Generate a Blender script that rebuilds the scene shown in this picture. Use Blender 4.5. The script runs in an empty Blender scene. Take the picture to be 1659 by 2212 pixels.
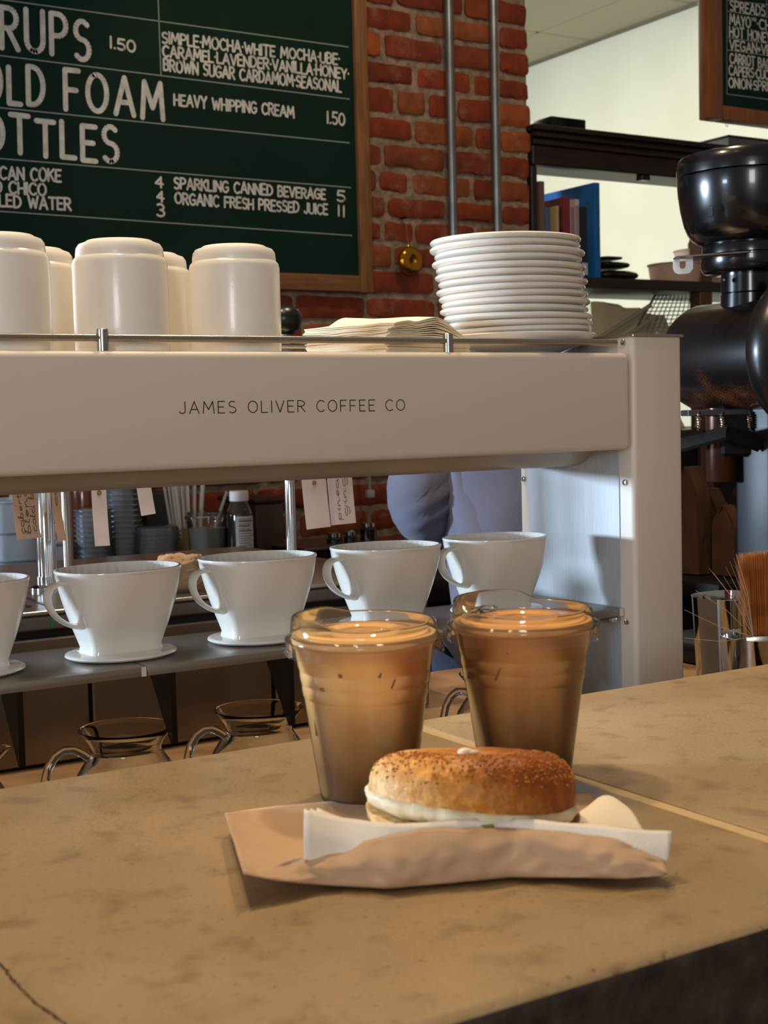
import bpy, bmesh, math, random
from mathutils import Vector, Matrix, noise
from math import sin, cos, pi, radians, sqrt
random.seed(7)
SC = bpy.context.scene
COL = SC.collection

# ------------------------------------------------------------------ camera
CAM = Vector((0, 0, 1.293))
YAW, PIT, ROL = radians(31.8285), radians(3.8934), radians(-1.4229)
FPX, IW, IH = 3013.17, 1659, 2212
_fw = Vector((sin(YAW), cos(YAW), 0)); _rt = Vector((cos(YAW), -sin(YAW), 0)); _up = Vector((0, 0, 1))
FWD = _fw * cos(PIT) - _up * sin(PIT); _u2 = _up * cos(PIT) + _fw * sin(PIT)
RGT = _rt * cos(ROL) + _u2 * sin(ROL); UPV = _u2 * cos(ROL) - _rt * sin(ROL)
cam = bpy.data.cameras.new('camera'); camo = bpy.data.objects.new('camera', cam); COL.objects.link(camo)
m = Matrix.Identity(4)
for i in range(3):
    m[i][0], m[i][1], m[i][2], m[i][3] = RGT[i], UPV[i], -FWD[i], CAM[i]
camo.matrix_world = m
cam.sensor_fit = 'VERTICAL'; cam.angle_y = 2 * math.atan(IH / 2 / FPX); cam.clip_start = 0.02
cam.dof.use_dof = True; cam.dof.focus_distance = 1.36; cam.dof.aperture_fstop = 11.0
SC.camera = camo
def ray(x, y): return RGT * ((x - IW / 2) / FPX) - UPV * ((y - IH / 2) / FPX) + FWD
def onz(x, y, z): d = ray(x, y); return CAM + d * ((z - CAM.z) / d.z)
def ony(x, y, Y): d = ray(x, y); return CAM + d * ((Y - CAM.y) / d.y)
def onx(x, y, X): d = ray(x, y); return CAM + d * ((X - CAM.x) / d.x)
def atd(x, y, D): return CAM + ray(x, y) * D

# ------------------------------------------------------------------ light
SC.view_settings.view_transform = 'Standard'; SC.view_settings.look = 'None'
SC.view_settings.exposure = 0.08; SC.view_settings.gamma = 1.0; SC.view_settings.use_curve_mapping = False
W = bpy.data.worlds.new('world'); SC.world = W; W.use_nodes = True
W.node_tree.nodes['Background'].inputs[0].default_value = (1.0, 0.89, 0.78, 1)
W.node_tree.nodes['Background'].inputs[1].default_value = 0.17
def area(name, loc, target, sx, sy, power, color, spread=180):
    l = bpy.data.lights.new(name, 'AREA'); l.shape = 'RECTANGLE'; l.size = sx; l.size_y = sy
    l.energy = power; l.color = color; l.spread = radians(spread)
    o = bpy.data.objects.new(name, l); COL.objects.link(o); o.location = loc
    o.rotation_euler = (Vector(target) - Vector(loc)).to_track_quat('-Z', 'Y').to_euler()
    return o
def spot(name, loc, target, power, color, size, rad, blend=0.5):
    l = bpy.data.lights.new(name, 'SPOT'); l.energy = power; l.color = color; l.spot_size = radians(size)
    l.spot_blend = blend; l.shadow_soft_size = rad
    o = bpy.data.objects.new(name, l); COL.objects.link(o); o.location = loc
    o.rotation_euler = (Vector(target) - Vector(loc)).to_track_quat('-Z', 'Y').to_euler()
    return o
WARM = (1.0, 0.77, 0.50); COOL = (0.62, 0.80, 1.0)
area('window_light_side', (-3.55, 4.32, 1.53), (1.0, 1.28, 1.14), 0.8, 0.30, 380, COOL)
area('window_light_front', (-2.4, -3.2, 1.9), (0.6, 1.2, 1.2), 0.9, 1.4, 60, (1.0, 0.98, 0.98))
area('fill_light_low', (-4.2, 0.75, 1.62), (0.6, 1.25, 1.15), 0.7, 0.35, 34, COOL)  # added cool fill for the drippers' left sides, no known window
spot('track_lamp_mugs', (0.35, 1.55, 2.9), (0.45, 1.15, 1.3), 62, WARM, 90, 0.05)
spot('track_lamp_plates', (1.15, 1.5, 2.9), (0.9, 1.1, 1.3), 54, WARM, 90, 0.05)
spot('track_lamp_bar', (0.35, 0.95, 2.9), (0.5, 0.6, 1.05), 22, WARM, 90, 0.05)
spot('track_lamp_bricks', (1.5, 1.75, 2.95), (1.95, 2.95, 1.75), 24, WARM, 75, 0.06)
area('back_room_lamp', (2.5, 4.6, 2.84), (2.7, 4.4, 0), 0.6, 1.2, 46, (1.0, 0.95, 0.82))

# ------------------------------------------------------------------ materials
def lin(c):
    return tuple(((v / 255) / 12.92 if v / 255 <= 0.04045 else ((v / 255 + 0.055) / 1.055) ** 2.4) for v in c) + (1,)
def mat(name, rgb, rough=0.5, metal=0.0, spec=0.5, var=None, vscale=20, bump=0.0, bscale=60, coat=0.0, stretch=None, sss=0.0, sheen=0.0, trans=0.0, ior=1.45, coords='Object', detail=6):
    mt = bpy.data.materials.new(name); mt.use_nodes = True
    nt = mt.node_tree; b = nt.nodes['Principled BSDF']
    b.inputs['Base Color'].default_value = lin(rgb); b.inputs['Roughness'].default_value = rough
    b.inputs['Metallic'].default_value = metal; b.inputs['Specular IOR Level'].default_value = spec
    b.inputs['Coat Weight'].default_value = coat; b.inputs['Coat Roughness'].default_value = 0.05
    b.inputs['Transmission Weight'].default_value = trans; b.inputs['IOR'].default_value = ior
    b.inputs['Sheen Weight'].default_value = sheen
    if sss: b.inputs['Subsurface Weight'].default_value = sss; b.inputs['Subsurface Radius'].default_value = (0.01, 0.006, 0.003); b.inputs['Subsurface Scale'].default_value = 0.5
    tc = nt.nodes.new('ShaderNodeTexCoord'); mp = nt.nodes.new('ShaderNodeMapping')
    nt.links.new(tc.outputs[coords], mp.inputs[0])
    if stretch: mp.inputs['Scale'].default_value = stretch
    if var:
        n = nt.nodes.new('ShaderNodeTexNoise'); n.inputs['Scale'].default_value = vscale; n.inputs['Detail'].default_value = detail
        r = nt.nodes.new('ShaderNodeValToRGB'); r.color_ramp.elements[0].position = 0.3; r.color_ramp.elements[1].position = 0.7
        r.color_ramp.elements[0].color = lin(var); r.color_ramp.elements[1].color = lin(rgb)
        nt.links.new(mp.outputs[0], n.inputs['Vector']); nt.links.new(n.outputs['Fac'], r.inputs[0])
        nt.links.new(r.outputs[0], b.inputs['Base Color'])
    if bump:
        n2 = nt.nodes.new('ShaderNodeTexNoise'); n2.inputs['Scale'].default_value = bscale; n2.inputs['Detail'].default_value = 6
        bp = nt.nodes.new('ShaderNodeBump'); bp.inputs['Strength'].default_value = bump; bp.inputs['Distance'].default_value = 0.004
        nt.links.new(mp.outputs[0], n2.inputs['Vector']); nt.links.new(n2.outputs['Fac'], bp.inputs['Height'])
        nt.links.new(bp.outputs[0], b.inputs['Normal'])
    return mt
def thin_clear(name, rgb, gloss_rough=0.05, opacity=0.06, haze=0.0):
    """thin transparent plastic: clear film with a fresnel reflection"""
    mt = bpy.data.materials.new(name); mt.use_nodes = True; nt = mt.node_tree; nt.nodes.clear()
    out = nt.nodes.new('ShaderNodeOutputMaterial'); tr = nt.nodes.new('ShaderNodeBsdfTransparent'); gl = nt.nodes.new('ShaderNodeBsdfGlossy')
    df = nt.nodes.new('ShaderNodeBsdfDiffuse'); df.inputs[0].default_value = lin(rgb)
    tr.inputs[0].default_value = (0.97, 0.97, 0.97, 1); gl.inputs['Roughness'].default_value = gloss_rough
    fr = nt.nodes.new('ShaderNodeFresnel'); fr.inputs[0].default_value = 1.4
    m1 = nt.nodes.new('ShaderNodeMixShader'); m2 = nt.nodes.new('ShaderNodeMixShader')
    m1.inputs[0].default_value = opacity
    nt.links.new(tr.outputs[0], m1.inputs[1]); nt.links.new(df.outputs[0], m1.inputs[2])
    nt.links.new(fr.outputs[0], m2.inputs[0]); nt.links.new(m1.outputs[0], m2.inputs[1]); nt.links.new(gl.outputs[0], m2.inputs[2])
    nt.links.new(m2.outputs[0], out.inputs[0])
    return mt
M_ceramic = mat('white_glazed_ceramic', (232, 228, 220), 0.12, spec=0.5, coat=0.3)
M_mug = mat('white_stoneware', (240, 234, 224), 0.2, bump=0.03, bscale=300)
M_white = mat('white_powder_coat', (212, 202, 190), 0.42, bump=0.04, bscale=900)
M_under = mat('tan_grey_housing', (176, 160, 136), 0.35, spec=0.6)
M_alu = mat('brushed_aluminium', (200, 203, 206), 0.55, 0.25, var=(176, 180, 184), vscale=7, stretch=(220, 220, 2.5), bump=0.15, bscale=8)
M_steel = mat('stainless_steel', (178, 172, 162), 0.25, 1.0)
M_shelf = mat('satin_shelf_steel', (150, 146, 140), 0.38, 0.75)
M_chrome = mat('chrome', (215, 215, 215), 0.08, 1.0)
M_darksteel = mat('dark_polished_steel', (150, 138, 126), 0.30, 0.9, stretch=(1, 1, 0.15), var=(130, 118, 108), vscale=14)
M_black = mat('black_plastic', (14, 13, 13), 0.3)
M_blackm = mat('black_matte', (11, 10, 10), 0.65, spec=0.25)
M_grind = mat('black_gloss_enamel', (11, 11, 13), 0.22, coat=0.4)
M_glass = mat('clear_glass', (250, 252, 252), 0.0, trans=1.0, ior=1.47)
M_film = thin_clear('clear_plastic', (240, 232, 220), 0.05, 0.03)
M_cupfilm = thin_clear('clear_cup_plastic', (225, 215, 200), 0.08, 0.03)
M_stackfilm = thin_clear('stacked_clear_plastic', (226, 230, 236), 0.12, 0.10)
M_jug = thin_clear('cloudy_plastic', (215, 226, 240), 0.2, 0.6)
M_woodframe = mat('oak_frame', (146, 98, 56), 0.45, var=(110, 70, 38), vscale=9, stretch=(14, 14, 1.5))
M_woodframeh = mat('oak_frame_rail', (146, 98, 56), 0.45, var=(110, 70, 38), vscale=9, stretch=(1.5, 14, 14))
M_redwood = mat('cherry_frame', (142, 84, 44), 0.4, var=(112, 62, 32), vscale=9, stretch=(14, 14, 1.5))
M_board = mat('green_chalkboard', (9, 40, 29), 0.7, spec=0.2, var=(7, 33, 24), vscale=5)
M_chalk = mat('chalk_paint', (222, 218, 208), 0.8, var=(185, 182, 174), vscale=60)
M_chalk2 = mat('thin_chalk_line', (150, 158, 150), 0.8)
M_ink = mat('black_print', (22, 20, 20), 0.5)
M_pen = mat('pen_ink', (35, 28, 34), 0.6)
M_darkwood = mat('dark_walnut', (44, 27, 20), 0.45, var=(26, 16, 12), vscale=6, stretch=(1.5, 12, 12))
M_conduit = mat('galvanised_pipe', (150, 148, 145), 0.35, 0.85, var=(120, 118, 116), vscale=20)
M_gold = mat('gold_glass', (190, 128, 40), 0.12, 0.9, bump=0.4, bscale=60)
M_cream = mat('cream_wall_paint', (234, 228, 202), 0.35, var=(226, 219, 192), vscale=3, bump=0.05, bscale=120)
M_kraft = mat('kraft_paper', (198, 162, 128), 0.78, var=(186, 150, 116), vscale=25, bump=0.25, bscale=40)
M_napkin = mat('white_tissue', (236, 226, 212), 0.9, bump=0.12, bscale=500)
M_napkin2 = mat('cream_tissue', (248, 234, 208), 0.9, bump=0.12, bscale=500)
M_paper = mat('white_tag_card', (205, 196, 200), 0.8, var=(186, 170, 168), vscale=18)
M_manila = mat('manila_tag_card', (170, 140, 118), 0.8, var=(150, 122, 102), vscale=18)
M_skin = mat('skin', (190, 140, 112), 0.5, sss=0.1)
M_hair = mat('dark_hair', (30, 22, 18), 0.5)
M_shirt = mat('lavender_grey_cotton', (108, 107, 124), 0.9, var=(99, 98, 115), vscale=12, bump=0.12, bscale=60, sheen=0.2)
M_pants = mat('slate_trousers', (64, 64, 82), 0.9, var=(54, 54, 70), vscale=10)
M_floor = mat('dark_floor', (58, 46, 38), 0.6, var=(48, 38, 30), vscale=6)
M_ceil = mat('ceiling_tile', (196, 186, 158), 0.9, bump=0.1, bscale=200)
M_bristle = mat('bristle', (196, 122, 58), 0.6, var=(150, 84, 34), vscale=60)
M_cream_cheese = mat('cream_cheese', (230, 216, 180), 0.5, sss=0.2, bump=0.4, bscale=90)
M_pickle = mat('cucumber', (140, 130, 78), 0.35)
M_cloth = mat('tan_cloth', (170, 142, 112), 0.9, var=(150, 122, 96), vscale=20, bump=0.2, bscale=90)

def emission(name, rgb, s):
    mt = bpy.data.materials.new(name); mt.use_nodes = True; b = mt.node_tree.nodes['Principled BSDF']
    b.inputs['Base Color'].default_value = lin(rgb); b.inputs['Emission Color'].default_value = lin(rgb); b.inputs['Emission Strength'].default_value = s
    return mt
M_tube = emission('lamp_diffuser', (255, 246, 215), 2.2)

def concrete():
    mt = mat('tan_concrete', (150, 122, 86), 0.34, spec=0.4); nt = mt.node_tree; b = nt.nodes['Principled BSDF']
    tc = nt.nodes.new('ShaderNodeTexCoord')
    def nz(scale, det, a, bb, ca, cb):
        n = nt.nodes.new('ShaderNodeTexNoise'); n.inputs['Scale'].default_value = scale; n.inputs['Detail'].default_value = det
        r = nt.nodes.new('ShaderNodeValToRGB'); r.color_ramp.elements[0].position = a; r.color_ramp.elements[1].position = bb
        r.color_ramp.elements[0].color = ca; r.color_ramp.elements[1].color = cb
        nt.links.new(tc.outputs['Object'], n.inputs['Vector']); nt.links.new(n.outputs['Fac'], r.inputs[0]); return n, r
    n1, r1 = nz(7, 8, 0.3, 0.7, lin((150, 124, 88)), lin((176, 148, 108)))
    n2, r2 = nz(240, 3, 0.28, 0.37, (0.55, 0.50, 0.44, 1), (1, 1, 1, 1))
    n3, r3 = nz(45, 5, 0.30, 0.46, (0.74, 0.70, 0.66, 1), (1, 1, 1, 1))
    m1 = nt.nodes.new('ShaderNodeMix'); m1.data_type = 'RGBA'; m1.blend_type = 'MULTIPLY'; m1.inputs[0].default_value = 1
    m2 = nt.nodes.new('ShaderNodeMix'); m2.data_type = 'RGBA'; m2.blend_type = 'MULTIPLY'; m2.inputs[0].default_value = 1
    nt.links.new(r1.outputs[0], m1.inputs[6]); nt.links.new(r2.outputs[0], m1.inputs[7])
    nt.links.new(m1.outputs[2], m2.inputs[6]); nt.links.new(r3.outputs[0], m2.inputs[7]); nt.links.new(m2.outputs[2], b.inputs['Base Color'])
    r4 = nt.nodes.new('ShaderNodeMapRange'); r4.inputs[3].default_value = 0.28; r4.inputs[4].default_value = 0.5
    nt.links.new(n1.outputs['Fac'], r4.inputs[0]); nt.links.new(r4.outputs[0], b.inputs['Roughness'])
    bp = nt.nodes.new('ShaderNodeBump'); bp.inputs['Strength'].default_value = 0.25; bp.inputs['Distance'].default_value = 0.002
    nt.links.new(n2.outputs['Fac'], bp.inputs['Height']); nt.links.new(bp.outputs[0], b.inputs['Normal'])
    return mt
M_concrete = concrete()
def concrete_face():
    mt = mat('rough_shaded_concrete', (74, 56, 42), 0.8, var=(40, 29, 22), vscale=60, bump=0.6, bscale=130); return mt  # rough front face, its shade put into the darker brown
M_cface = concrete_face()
M_ledge = mat('worn_worktop', (176, 142, 104), 0.5, var=(120, 88, 58), vscale=16, bump=0.2, bscale=70)

def brickmat():
    mt = mat('old_red_brick', (150, 60, 36), 0.85); nt = mt.node_tree; b = nt.nodes['Principled BSDF']
    g = nt.nodes.new('ShaderNodeNewGeometry'); tc = nt.nodes.new('ShaderNodeTexCoord')
    r = nt.nodes.new('ShaderNodeValToRGB'); cr = r.color_ramp
    cr.elements[0].color = lin((116, 46, 22)); cr.elements[1].color = lin((166, 82, 40))
    e = cr.elements.new(0.35); e.color = lin((146, 60, 28)); e = cr.elements.new(0.7); e.color = lin((126, 54, 30)); e = cr.elements.new(0.85); e.color = lin((152, 84, 42))
    nt.links.new(g.outputs['Random Per Island'], r.inputs[0])
    n = nt.nodes.new('ShaderNodeTexNoise'); n.inputs['Scale'].default_value = 30; n.inputs['Detail'].default_value = 8
    nt.links.new(tc.outputs['Object'], n.inputs['Vector'])
    r2 = nt.nodes.new('ShaderNodeValToRGB'); r2.color_ramp.elements[0].position = 0.3; r2.color_ramp.elements[1].position = 0.75
    r2.color_ramp.elements[0].color = (0.62, 0.58, 0.55, 1); r2.color_ramp.elements[1].color = (1.15, 1.08, 1.0, 1)
    nt.links.new(n.outputs['Fac'], r2.inputs[0])
    mx = nt.nodes.new('ShaderNodeMix'); mx.data_type = 'RGBA'; mx.blend_type = 'MULTIPLY'; mx.inputs[0].default_value = 1
    nt.links.new(r.outputs[0], mx.inputs[6]); nt.links.new(r2.outputs[0], mx.inputs[7])
    # mortar smears
    n3 = nt.nodes.new('ShaderNodeTexNoise'); n3.inputs['Scale'].default_value = 14; n3.inputs['Detail'].default_value = 10; n3.inputs['Roughness'].default_value = 0.7
    nt.links.new(tc.outputs['Object'], n3.inputs['Vector'])
    r3 = nt.nodes.new('ShaderNodeValToRGB'); r3.color_ramp.elements[0].position = 0.55; r3.color_ramp.elements[1].position = 0.75
    r3.color_ramp.elements[0].color = (0, 0, 0, 1); r3.color_ramp.elements[1].color = (0.55, 0.55, 0.55, 1)
    nt.links.new(n3.outputs['Fac'], r3.inputs[0])
    m2 = nt.nodes.new('ShaderNodeMix'); m2.data_type = 'RGBA'; nt.links.new(r3.outputs[0], m2.inputs[0])
    nt.links.new(mx.outputs[2], m2.inputs[6]); m2.inputs[7].default_value = lin((168, 132, 108))
    nt.links.new(m2.outputs[2], b.inputs['Base Color'])
    bp = nt.nodes.new('ShaderNodeBump'); bp.inputs['Strength'].default_value = 0.5; bp.inputs['Distance'].default_value = 0.004
    nt.links.new(n.outputs['Fac'], bp.inputs['Height']); nt.links.new(bp.outputs[0], b.inputs['Normal'])
    return mt
M_brick = brickmat()
M_mortar = mat('lime_mortar', (166, 140, 118), 0.95, var=(118, 96, 78), vscale=55, bump=1.0, bscale=110)

def coffeemat(name, top, bot, zt, zb, ice):
    """milk and coffee layers settle from pale (top) to brown (bottom), pale clouds of milk in it"""
    mt = mat(name, top, 0.35, spec=0.3, sss=0.15); nt = mt.node_tree; b = nt.nodes['Principled BSDF']
    tc = nt.nodes.new('ShaderNodeTexCoord'); sx = nt.nodes.new('ShaderNodeSeparateXYZ'); nt.links.new(tc.outputs['Object'], sx.inputs[0])
    n = nt.nodes.new('ShaderNodeTexNoise'); n.inputs['Scale'].default_value = 28; n.inputs['Detail'].default_value = 3; nt.links.new(tc.outputs['Object'], n.inputs['Vector'])
    mr = nt.nodes.new('ShaderNodeMapRange'); mr.inputs[1].default_value = zb; mr.inputs[2].default_value = zt
    nt.links.new(sx.outputs[2], mr.inputs[0])
    ad = nt.nodes.new('ShaderNodeMath'); ad.operation = 'MULTIPLY_ADD'; ad.inputs[1].default_value = 0.5; nt.links.new(n.outputs['Fac'], ad.inputs[0])
    sb = nt.nodes.new('ShaderNodeMath'); sb.operation = 'SUBTRACT'; sb.inputs[1].default_value = 0.25; nt.links.new(mr.outputs[0], sb.inputs[0]); nt.links.new(sb.outputs[0], ad.inputs[2])
    r = nt.nodes.new('ShaderNodeValToRGB'); cr = r.color_ramp; cr.elements[0].position = 0.05; cr.elements[1].position = 0.95
    cr.elements[0].color = lin(bot); cr.elements[1].color = lin(top)
    e = cr.elements.new(0.5); e.color = lin(tuple((a * 0.55 + c * 0.45) for a, c in zip(bot, top)))
    nt.links.new(ad.outputs[0], r.inputs[0]); nt.links.new(r.outputs[0], b.inputs['Base Color'])
    return mt
M_latte = coffeemat('iced_latte', (242, 194, 124), (128, 86, 38), 0.085, 0.012, None)
M_latte2 = coffeemat('darker_iced_latte', (230, 172, 98), (140, 94, 42), 0.112, 0.012, None)
M_ice = mat('coffee_stained_ice', (140, 88, 42), 0.15, sss=0.3)

def bagelmat():
    mt = mat('toasted_bagel_crust', (206, 140, 66), 0.5, spec=0.35); nt = mt.node_tree; b = nt.nodes['Principled BSDF']
    tc = nt.nodes.new('ShaderNodeTexCoord'); sx = nt.nodes.new('ShaderNodeSeparateXYZ'); nt.links.new(tc.outputs['Object'], sx.inputs[0])
    n = nt.nodes.new('ShaderNodeTexNoise'); n.inputs['Scale'].default_value = 22; n.inputs['Detail'].default_value = 6; nt.links.new(tc.outputs['Object'], n.inputs['Vector'])
    a = nt.nodes.new('ShaderNodeMath'); a.operation = 'MULTIPLY_ADD'; a.inputs[1].default_value = 7.0; a.inputs[2].default_value = 0.14; nt.links.new(sx.outputs[0], a.inputs[0])
    z = nt.nodes.new('ShaderNodeMath'); z.operation = 'MULTIPLY_ADD'; z.inputs[1].default_value = 9.0; nt.links.new(sx.outputs[2], z.inputs[0]); nt.links.new(a.outputs[0], z.inputs[2])
    s = nt.nodes.new('ShaderNodeMath'); s.operation = 'MULTIPLY_ADD'; s.inputs[1].default_value = 0.55; nt.links.new(n.outputs['Fac'], s.inputs[0]); nt.links.new(z.outputs[0], s.inputs[2])
    r = nt.nodes.new('ShaderNodeValToRGB'); cr = r.color_ramp; cr.elements[0].position = 0.30; cr.elements[0].color = lin((236, 200, 142)); cr.elements[1].position = 1.0; cr.elements[1].color = lin((150, 78, 22))
    e = cr.elements.new(0.62); e.color = lin((220, 150, 66))
    nt.links.new(s.outputs[0], r.inputs[0])
    v = nt.nodes.new('ShaderNodeTexVoronoi'); v.inputs['Scale'].default_value = 420; nt.links.new(tc.outputs['Object'], v.inputs['Vector'])
    v2 = nt.nodes.new('ShaderNodeTexNoise'); v2.inputs['Scale'].default_value = 160; nt.links.new(tc.outputs['Object'], v2.inputs['Vector'])
    r2 = nt.nodes.new('ShaderNodeValToRGB'); r2.color_ramp.elements[0].position = 0.45; r2.color_ramp.elements[0].color = (0.8, 0.72, 0.62, 1); r2.color_ramp.elements[1].position = 0.62; r2.color_ramp.elements[1].color = (1.15, 1.15, 1.15, 1)
    nt.links.new(v2.outputs['Fac'], r2.inputs[0])
    mx = nt.nodes.new('ShaderNodeMix'); mx.data_type = 'RGBA'; mx.blend_type = 'MULTIPLY'; mx.inputs[0].default_value = 0.8
    nt.links.new(r.outputs[0], mx.inputs[6]); nt.links.new(r2.outputs[0], mx.inputs[7]); nt.links.new(mx.outputs[2], b.inputs['Base Color'])
    bp = nt.nodes.new('ShaderNodeBump'); bp.inputs['Strength'].default_value = 1.0; bp.inputs['Distance'].default_value = 0.0022
    nt.links.new(v2.outputs['Fac'], bp.inputs['Height']); nt.links.new(bp.outputs[0], b.inputs['Normal'])
    return mt
M_bagel = bagelmat()
M_crumb = mat('bagel_crumb', (236, 206, 154), 0.8, var=(220, 184, 126), vscale=60, bump=0.3, bscale=200)
def dustymat():
    mt = mat('black_enamel_with_coffee_dust', (17, 15, 15), 0.3, coat=0.2); nt = mt.node_tree; b = nt.nodes['Principled BSDF']
    tc = nt.nodes.new('ShaderNodeTexCoord'); n = nt.nodes.new('ShaderNodeTexNoise'); n.inputs['Scale'].default_value = 800; n.inputs['Detail'].default_value = 2
    n2 = nt.nodes.new('ShaderNodeTexNoise'); n2.inputs['Scale'].default_value = 12
    nt.links.new(tc.outputs['Object'], n.inputs['Vector']); nt.links.new(tc.outputs['Object'], n2.inputs['Vector'])
    mu = nt.nodes.new('ShaderNodeMath'); mu.operation = 'MULTIPLY'; nt.links.new(n.outputs['Fac'], mu.inputs[0]); nt.links.new(n2.outputs['Fac'], mu.inputs[1])
    r = nt.nodes.new('ShaderNodeValToRGB'); r.color_ramp.elements[0].position = 0.25; r.color_ramp.elements[0].color = lin((19, 16, 15)); r.color_ramp.elements[1].position = 0.42; r.color_ramp.elements[1].color = lin((140, 76, 34))
    sx = nt.nodes.new('ShaderNodeSeparateXYZ'); nt.links.new(tc.outputs['Object'], sx.inputs[0])
    mr = nt.nodes.new('ShaderNodeMapRange'); mr.inputs[1].default_value = .450; mr.inputs[2].default_value = .385; mr.inputs[3].default_value = .45; nt.links.new(sx.outputs[2], mr.inputs[0])
    m3 = nt.nodes.new('ShaderNodeMath'); m3.operation = 'MULTIPLY'; nt.links.new(mu.outputs[0], m3.inputs[0]); nt.links.new(mr.outputs[0], m3.inputs[1])
    nt.links.new(m3.outputs[0], r.inputs[0]); nt.links.new(r.outputs[0], b.inputs['Base Color'])
    return mt
M_dusty = dustymat()

# ------------------------------------------------------------------ mesh builder
class MB:
    def __init__(s): s.v = []; s.f = []
    def add(s, v, f):
        o = len(s.v); s.v += [Vector(p) for p in v]; s.f += [[i + o for i in q] for q in f]; return s
    def bm(s, bm, M=None):
        bm.verts.index_update(); s.add([(M @ v.co if M else v.co.copy()) for v in bm.verts], [[v.index for v in f.verts] for f in bm.faces]); bm.free(); return s
    def box(s, x0, x1, y0, y1, z0, z1, bev=0.0, seg=2, M=None):
        bm = bmesh.new(); bmesh.ops.create_cube(bm, size=1)
        for v in bm.verts: v.co = Vector(((x0 + x1) / 2 + v.co.x * (x1 - x0), (y0 + y1) / 2 + v.co.y * (y1 - y0), (z0 + z1) / 2 + v.co.z * (z1 - z0)))
        if bev: bmesh.ops.bevel(bm, geom=bm.edges[:], offset=bev, segments=seg, profile=0.5, affect='EDGES')
        return s.bm(bm, M)
    def lathe(s, prof, seg=40, c=(0, 0, 0), mod=None, cap=True, M=None):
        n = len(prof); vs = []
        for r, z in prof:
            for k in range(seg):
                a = 2 * pi * k / seg; rr, zz = (r, z) if not mod else mod(r, z, a)
                p = Vector((rr * cos(a), rr * sin(a), zz))
                vs.append((M @ p if M else p) + Vector(c))
        fs = [[i * seg + k, i * seg + (k + 1) % seg, (i + 1) * seg + (k + 1) % seg, (i + 1) * seg + k] for i in range(n - 1) for k in range(seg)]
        if cap:
            fs.append([k for k in range(seg)][::-1]); fs.append([(n - 1) * seg + k for k in range(seg)])
        return s.add(vs, fs)
    def tube(s, pts, r, seg=10, caps=True, closed=False, flat=None):
        pts = [Vector(p) for p in pts]; n = len(pts); rs = r if isinstance(r, (list, tuple)) else [r] * n
        vs = []; prev = None
        for i, p in enumerate(pts):
            t = (pts[(i + 1) % n] - pts[i - 1]) if closed else (pts[min(i + 1, n - 1)] - pts[max(i - 1, 0)])
            if t.length < 1e-9: t = Vector((0, 0, 1))
            t.normalize()
            if prev is None:
                a = Vector((0, 0, 1)) if abs(t.z) < 0.9 else Vector((1, 0, 0)); prev = (a - t * a.dot(t)).normalized()
            else:
                prev = (prev - t * prev.dot(t))
                prev = prev.normalized() if prev.length > 1e-6 else t.orthogonal().normalized()
            b = t.cross(prev)
            for k in range(seg):
                a = 2 * pi * k / seg; fx, fy = flat if flat else (1, 1)
                vs.append(p + (prev * cos(a) * fx + b * sin(a) * fy) * rs[i])
        m_ = n if closed else n - 1
        fs = [[i * seg + k, i * seg + (k + 1) % seg, ((i + 1) % n) * seg + (k + 1) % seg, ((i + 1) % n) * seg + k] for i in range(m_) for k in range(seg)]
        if caps and not closed: fs += [list(range(seg))[::-1], [(n - 1) * seg + k for k in range(seg)]]
        return s.add(vs, fs)
    def prism(s, poly, fn, a, b):
        n = len(poly); s.add([fn(p, a) for p in poly] + [fn(p, b) for p in poly], [list(range(n))[::-1], list(range(n, 2 * n))] + [[i, (i + 1) % n, n + (i + 1) % n, n + i] for i in range(n)]); return s
    def slab(s, fn, nu, nv, t, nfn=None):
        """thin sheet: fn(u,v)->point, given thickness along nfn (default +z)"""
        vs = []; d = Vector((0, 0, t)) if nfn is None else None
        for lay in (0, 1):
            for i in range(nu + 1):
                for j in range(nv + 1):
                    p = Vector(fn(i / nu, j / nv)); dd = d if d is not None else nfn(i / nu, j / nv) * t
                    vs.append(p + dd * lay)
        N = (nu + 1) * (nv + 1); I = lambda i, j, l: l * N + i * (nv + 1) + j; fs = []
        for i in range(nu):
            for j in range(nv):
                fs.append([I(i, j, 1), I(i + 1, j, 1), I(i + 1, j + 1, 1), I(i, j + 1, 1)]); fs.append([I(i, j, 0), I(i, j + 1, 0), I(i + 1, j + 1, 0), I(i + 1, j, 0)])
        for i in range(nu):
            fs.append([I(i, 0, 0), I(i + 1, 0, 0), I(i + 1, 0, 1), I(i, 0, 1)]); fs.append([I(i, nv, 0), I(i, nv, 1), I(i + 1, nv, 1), I(i + 1, nv, 0)])
        for j in range(nv):
            fs.append([I(0, j, 0), I(0, j, 1), I(0, j + 1, 1), I(0, j + 1, 0)]); fs.append([I(nu, j, 0), I(nu, j + 1, 0), I(nu, j + 1, 1), I(nu, j, 1)])
        return s.add(vs, fs)
    def ball(s, c, r, sc=(1, 1, 1), u=20, v=12):
        bm = bmesh.new(); bmesh.ops.create_uvsphere(bm, u_segments=u, v_segments=v, radius=r)
        for q in bm.verts: q.co = Vector((q.co.x * sc[0], q.co.y * sc[1], q.co.z * sc[2])) + Vector(c)
        return s.bm(bm)
def chain(o):
    p = Vector((0, 0, 0))
    while o is not None: p += o.location; o = o.parent
    return p
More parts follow.
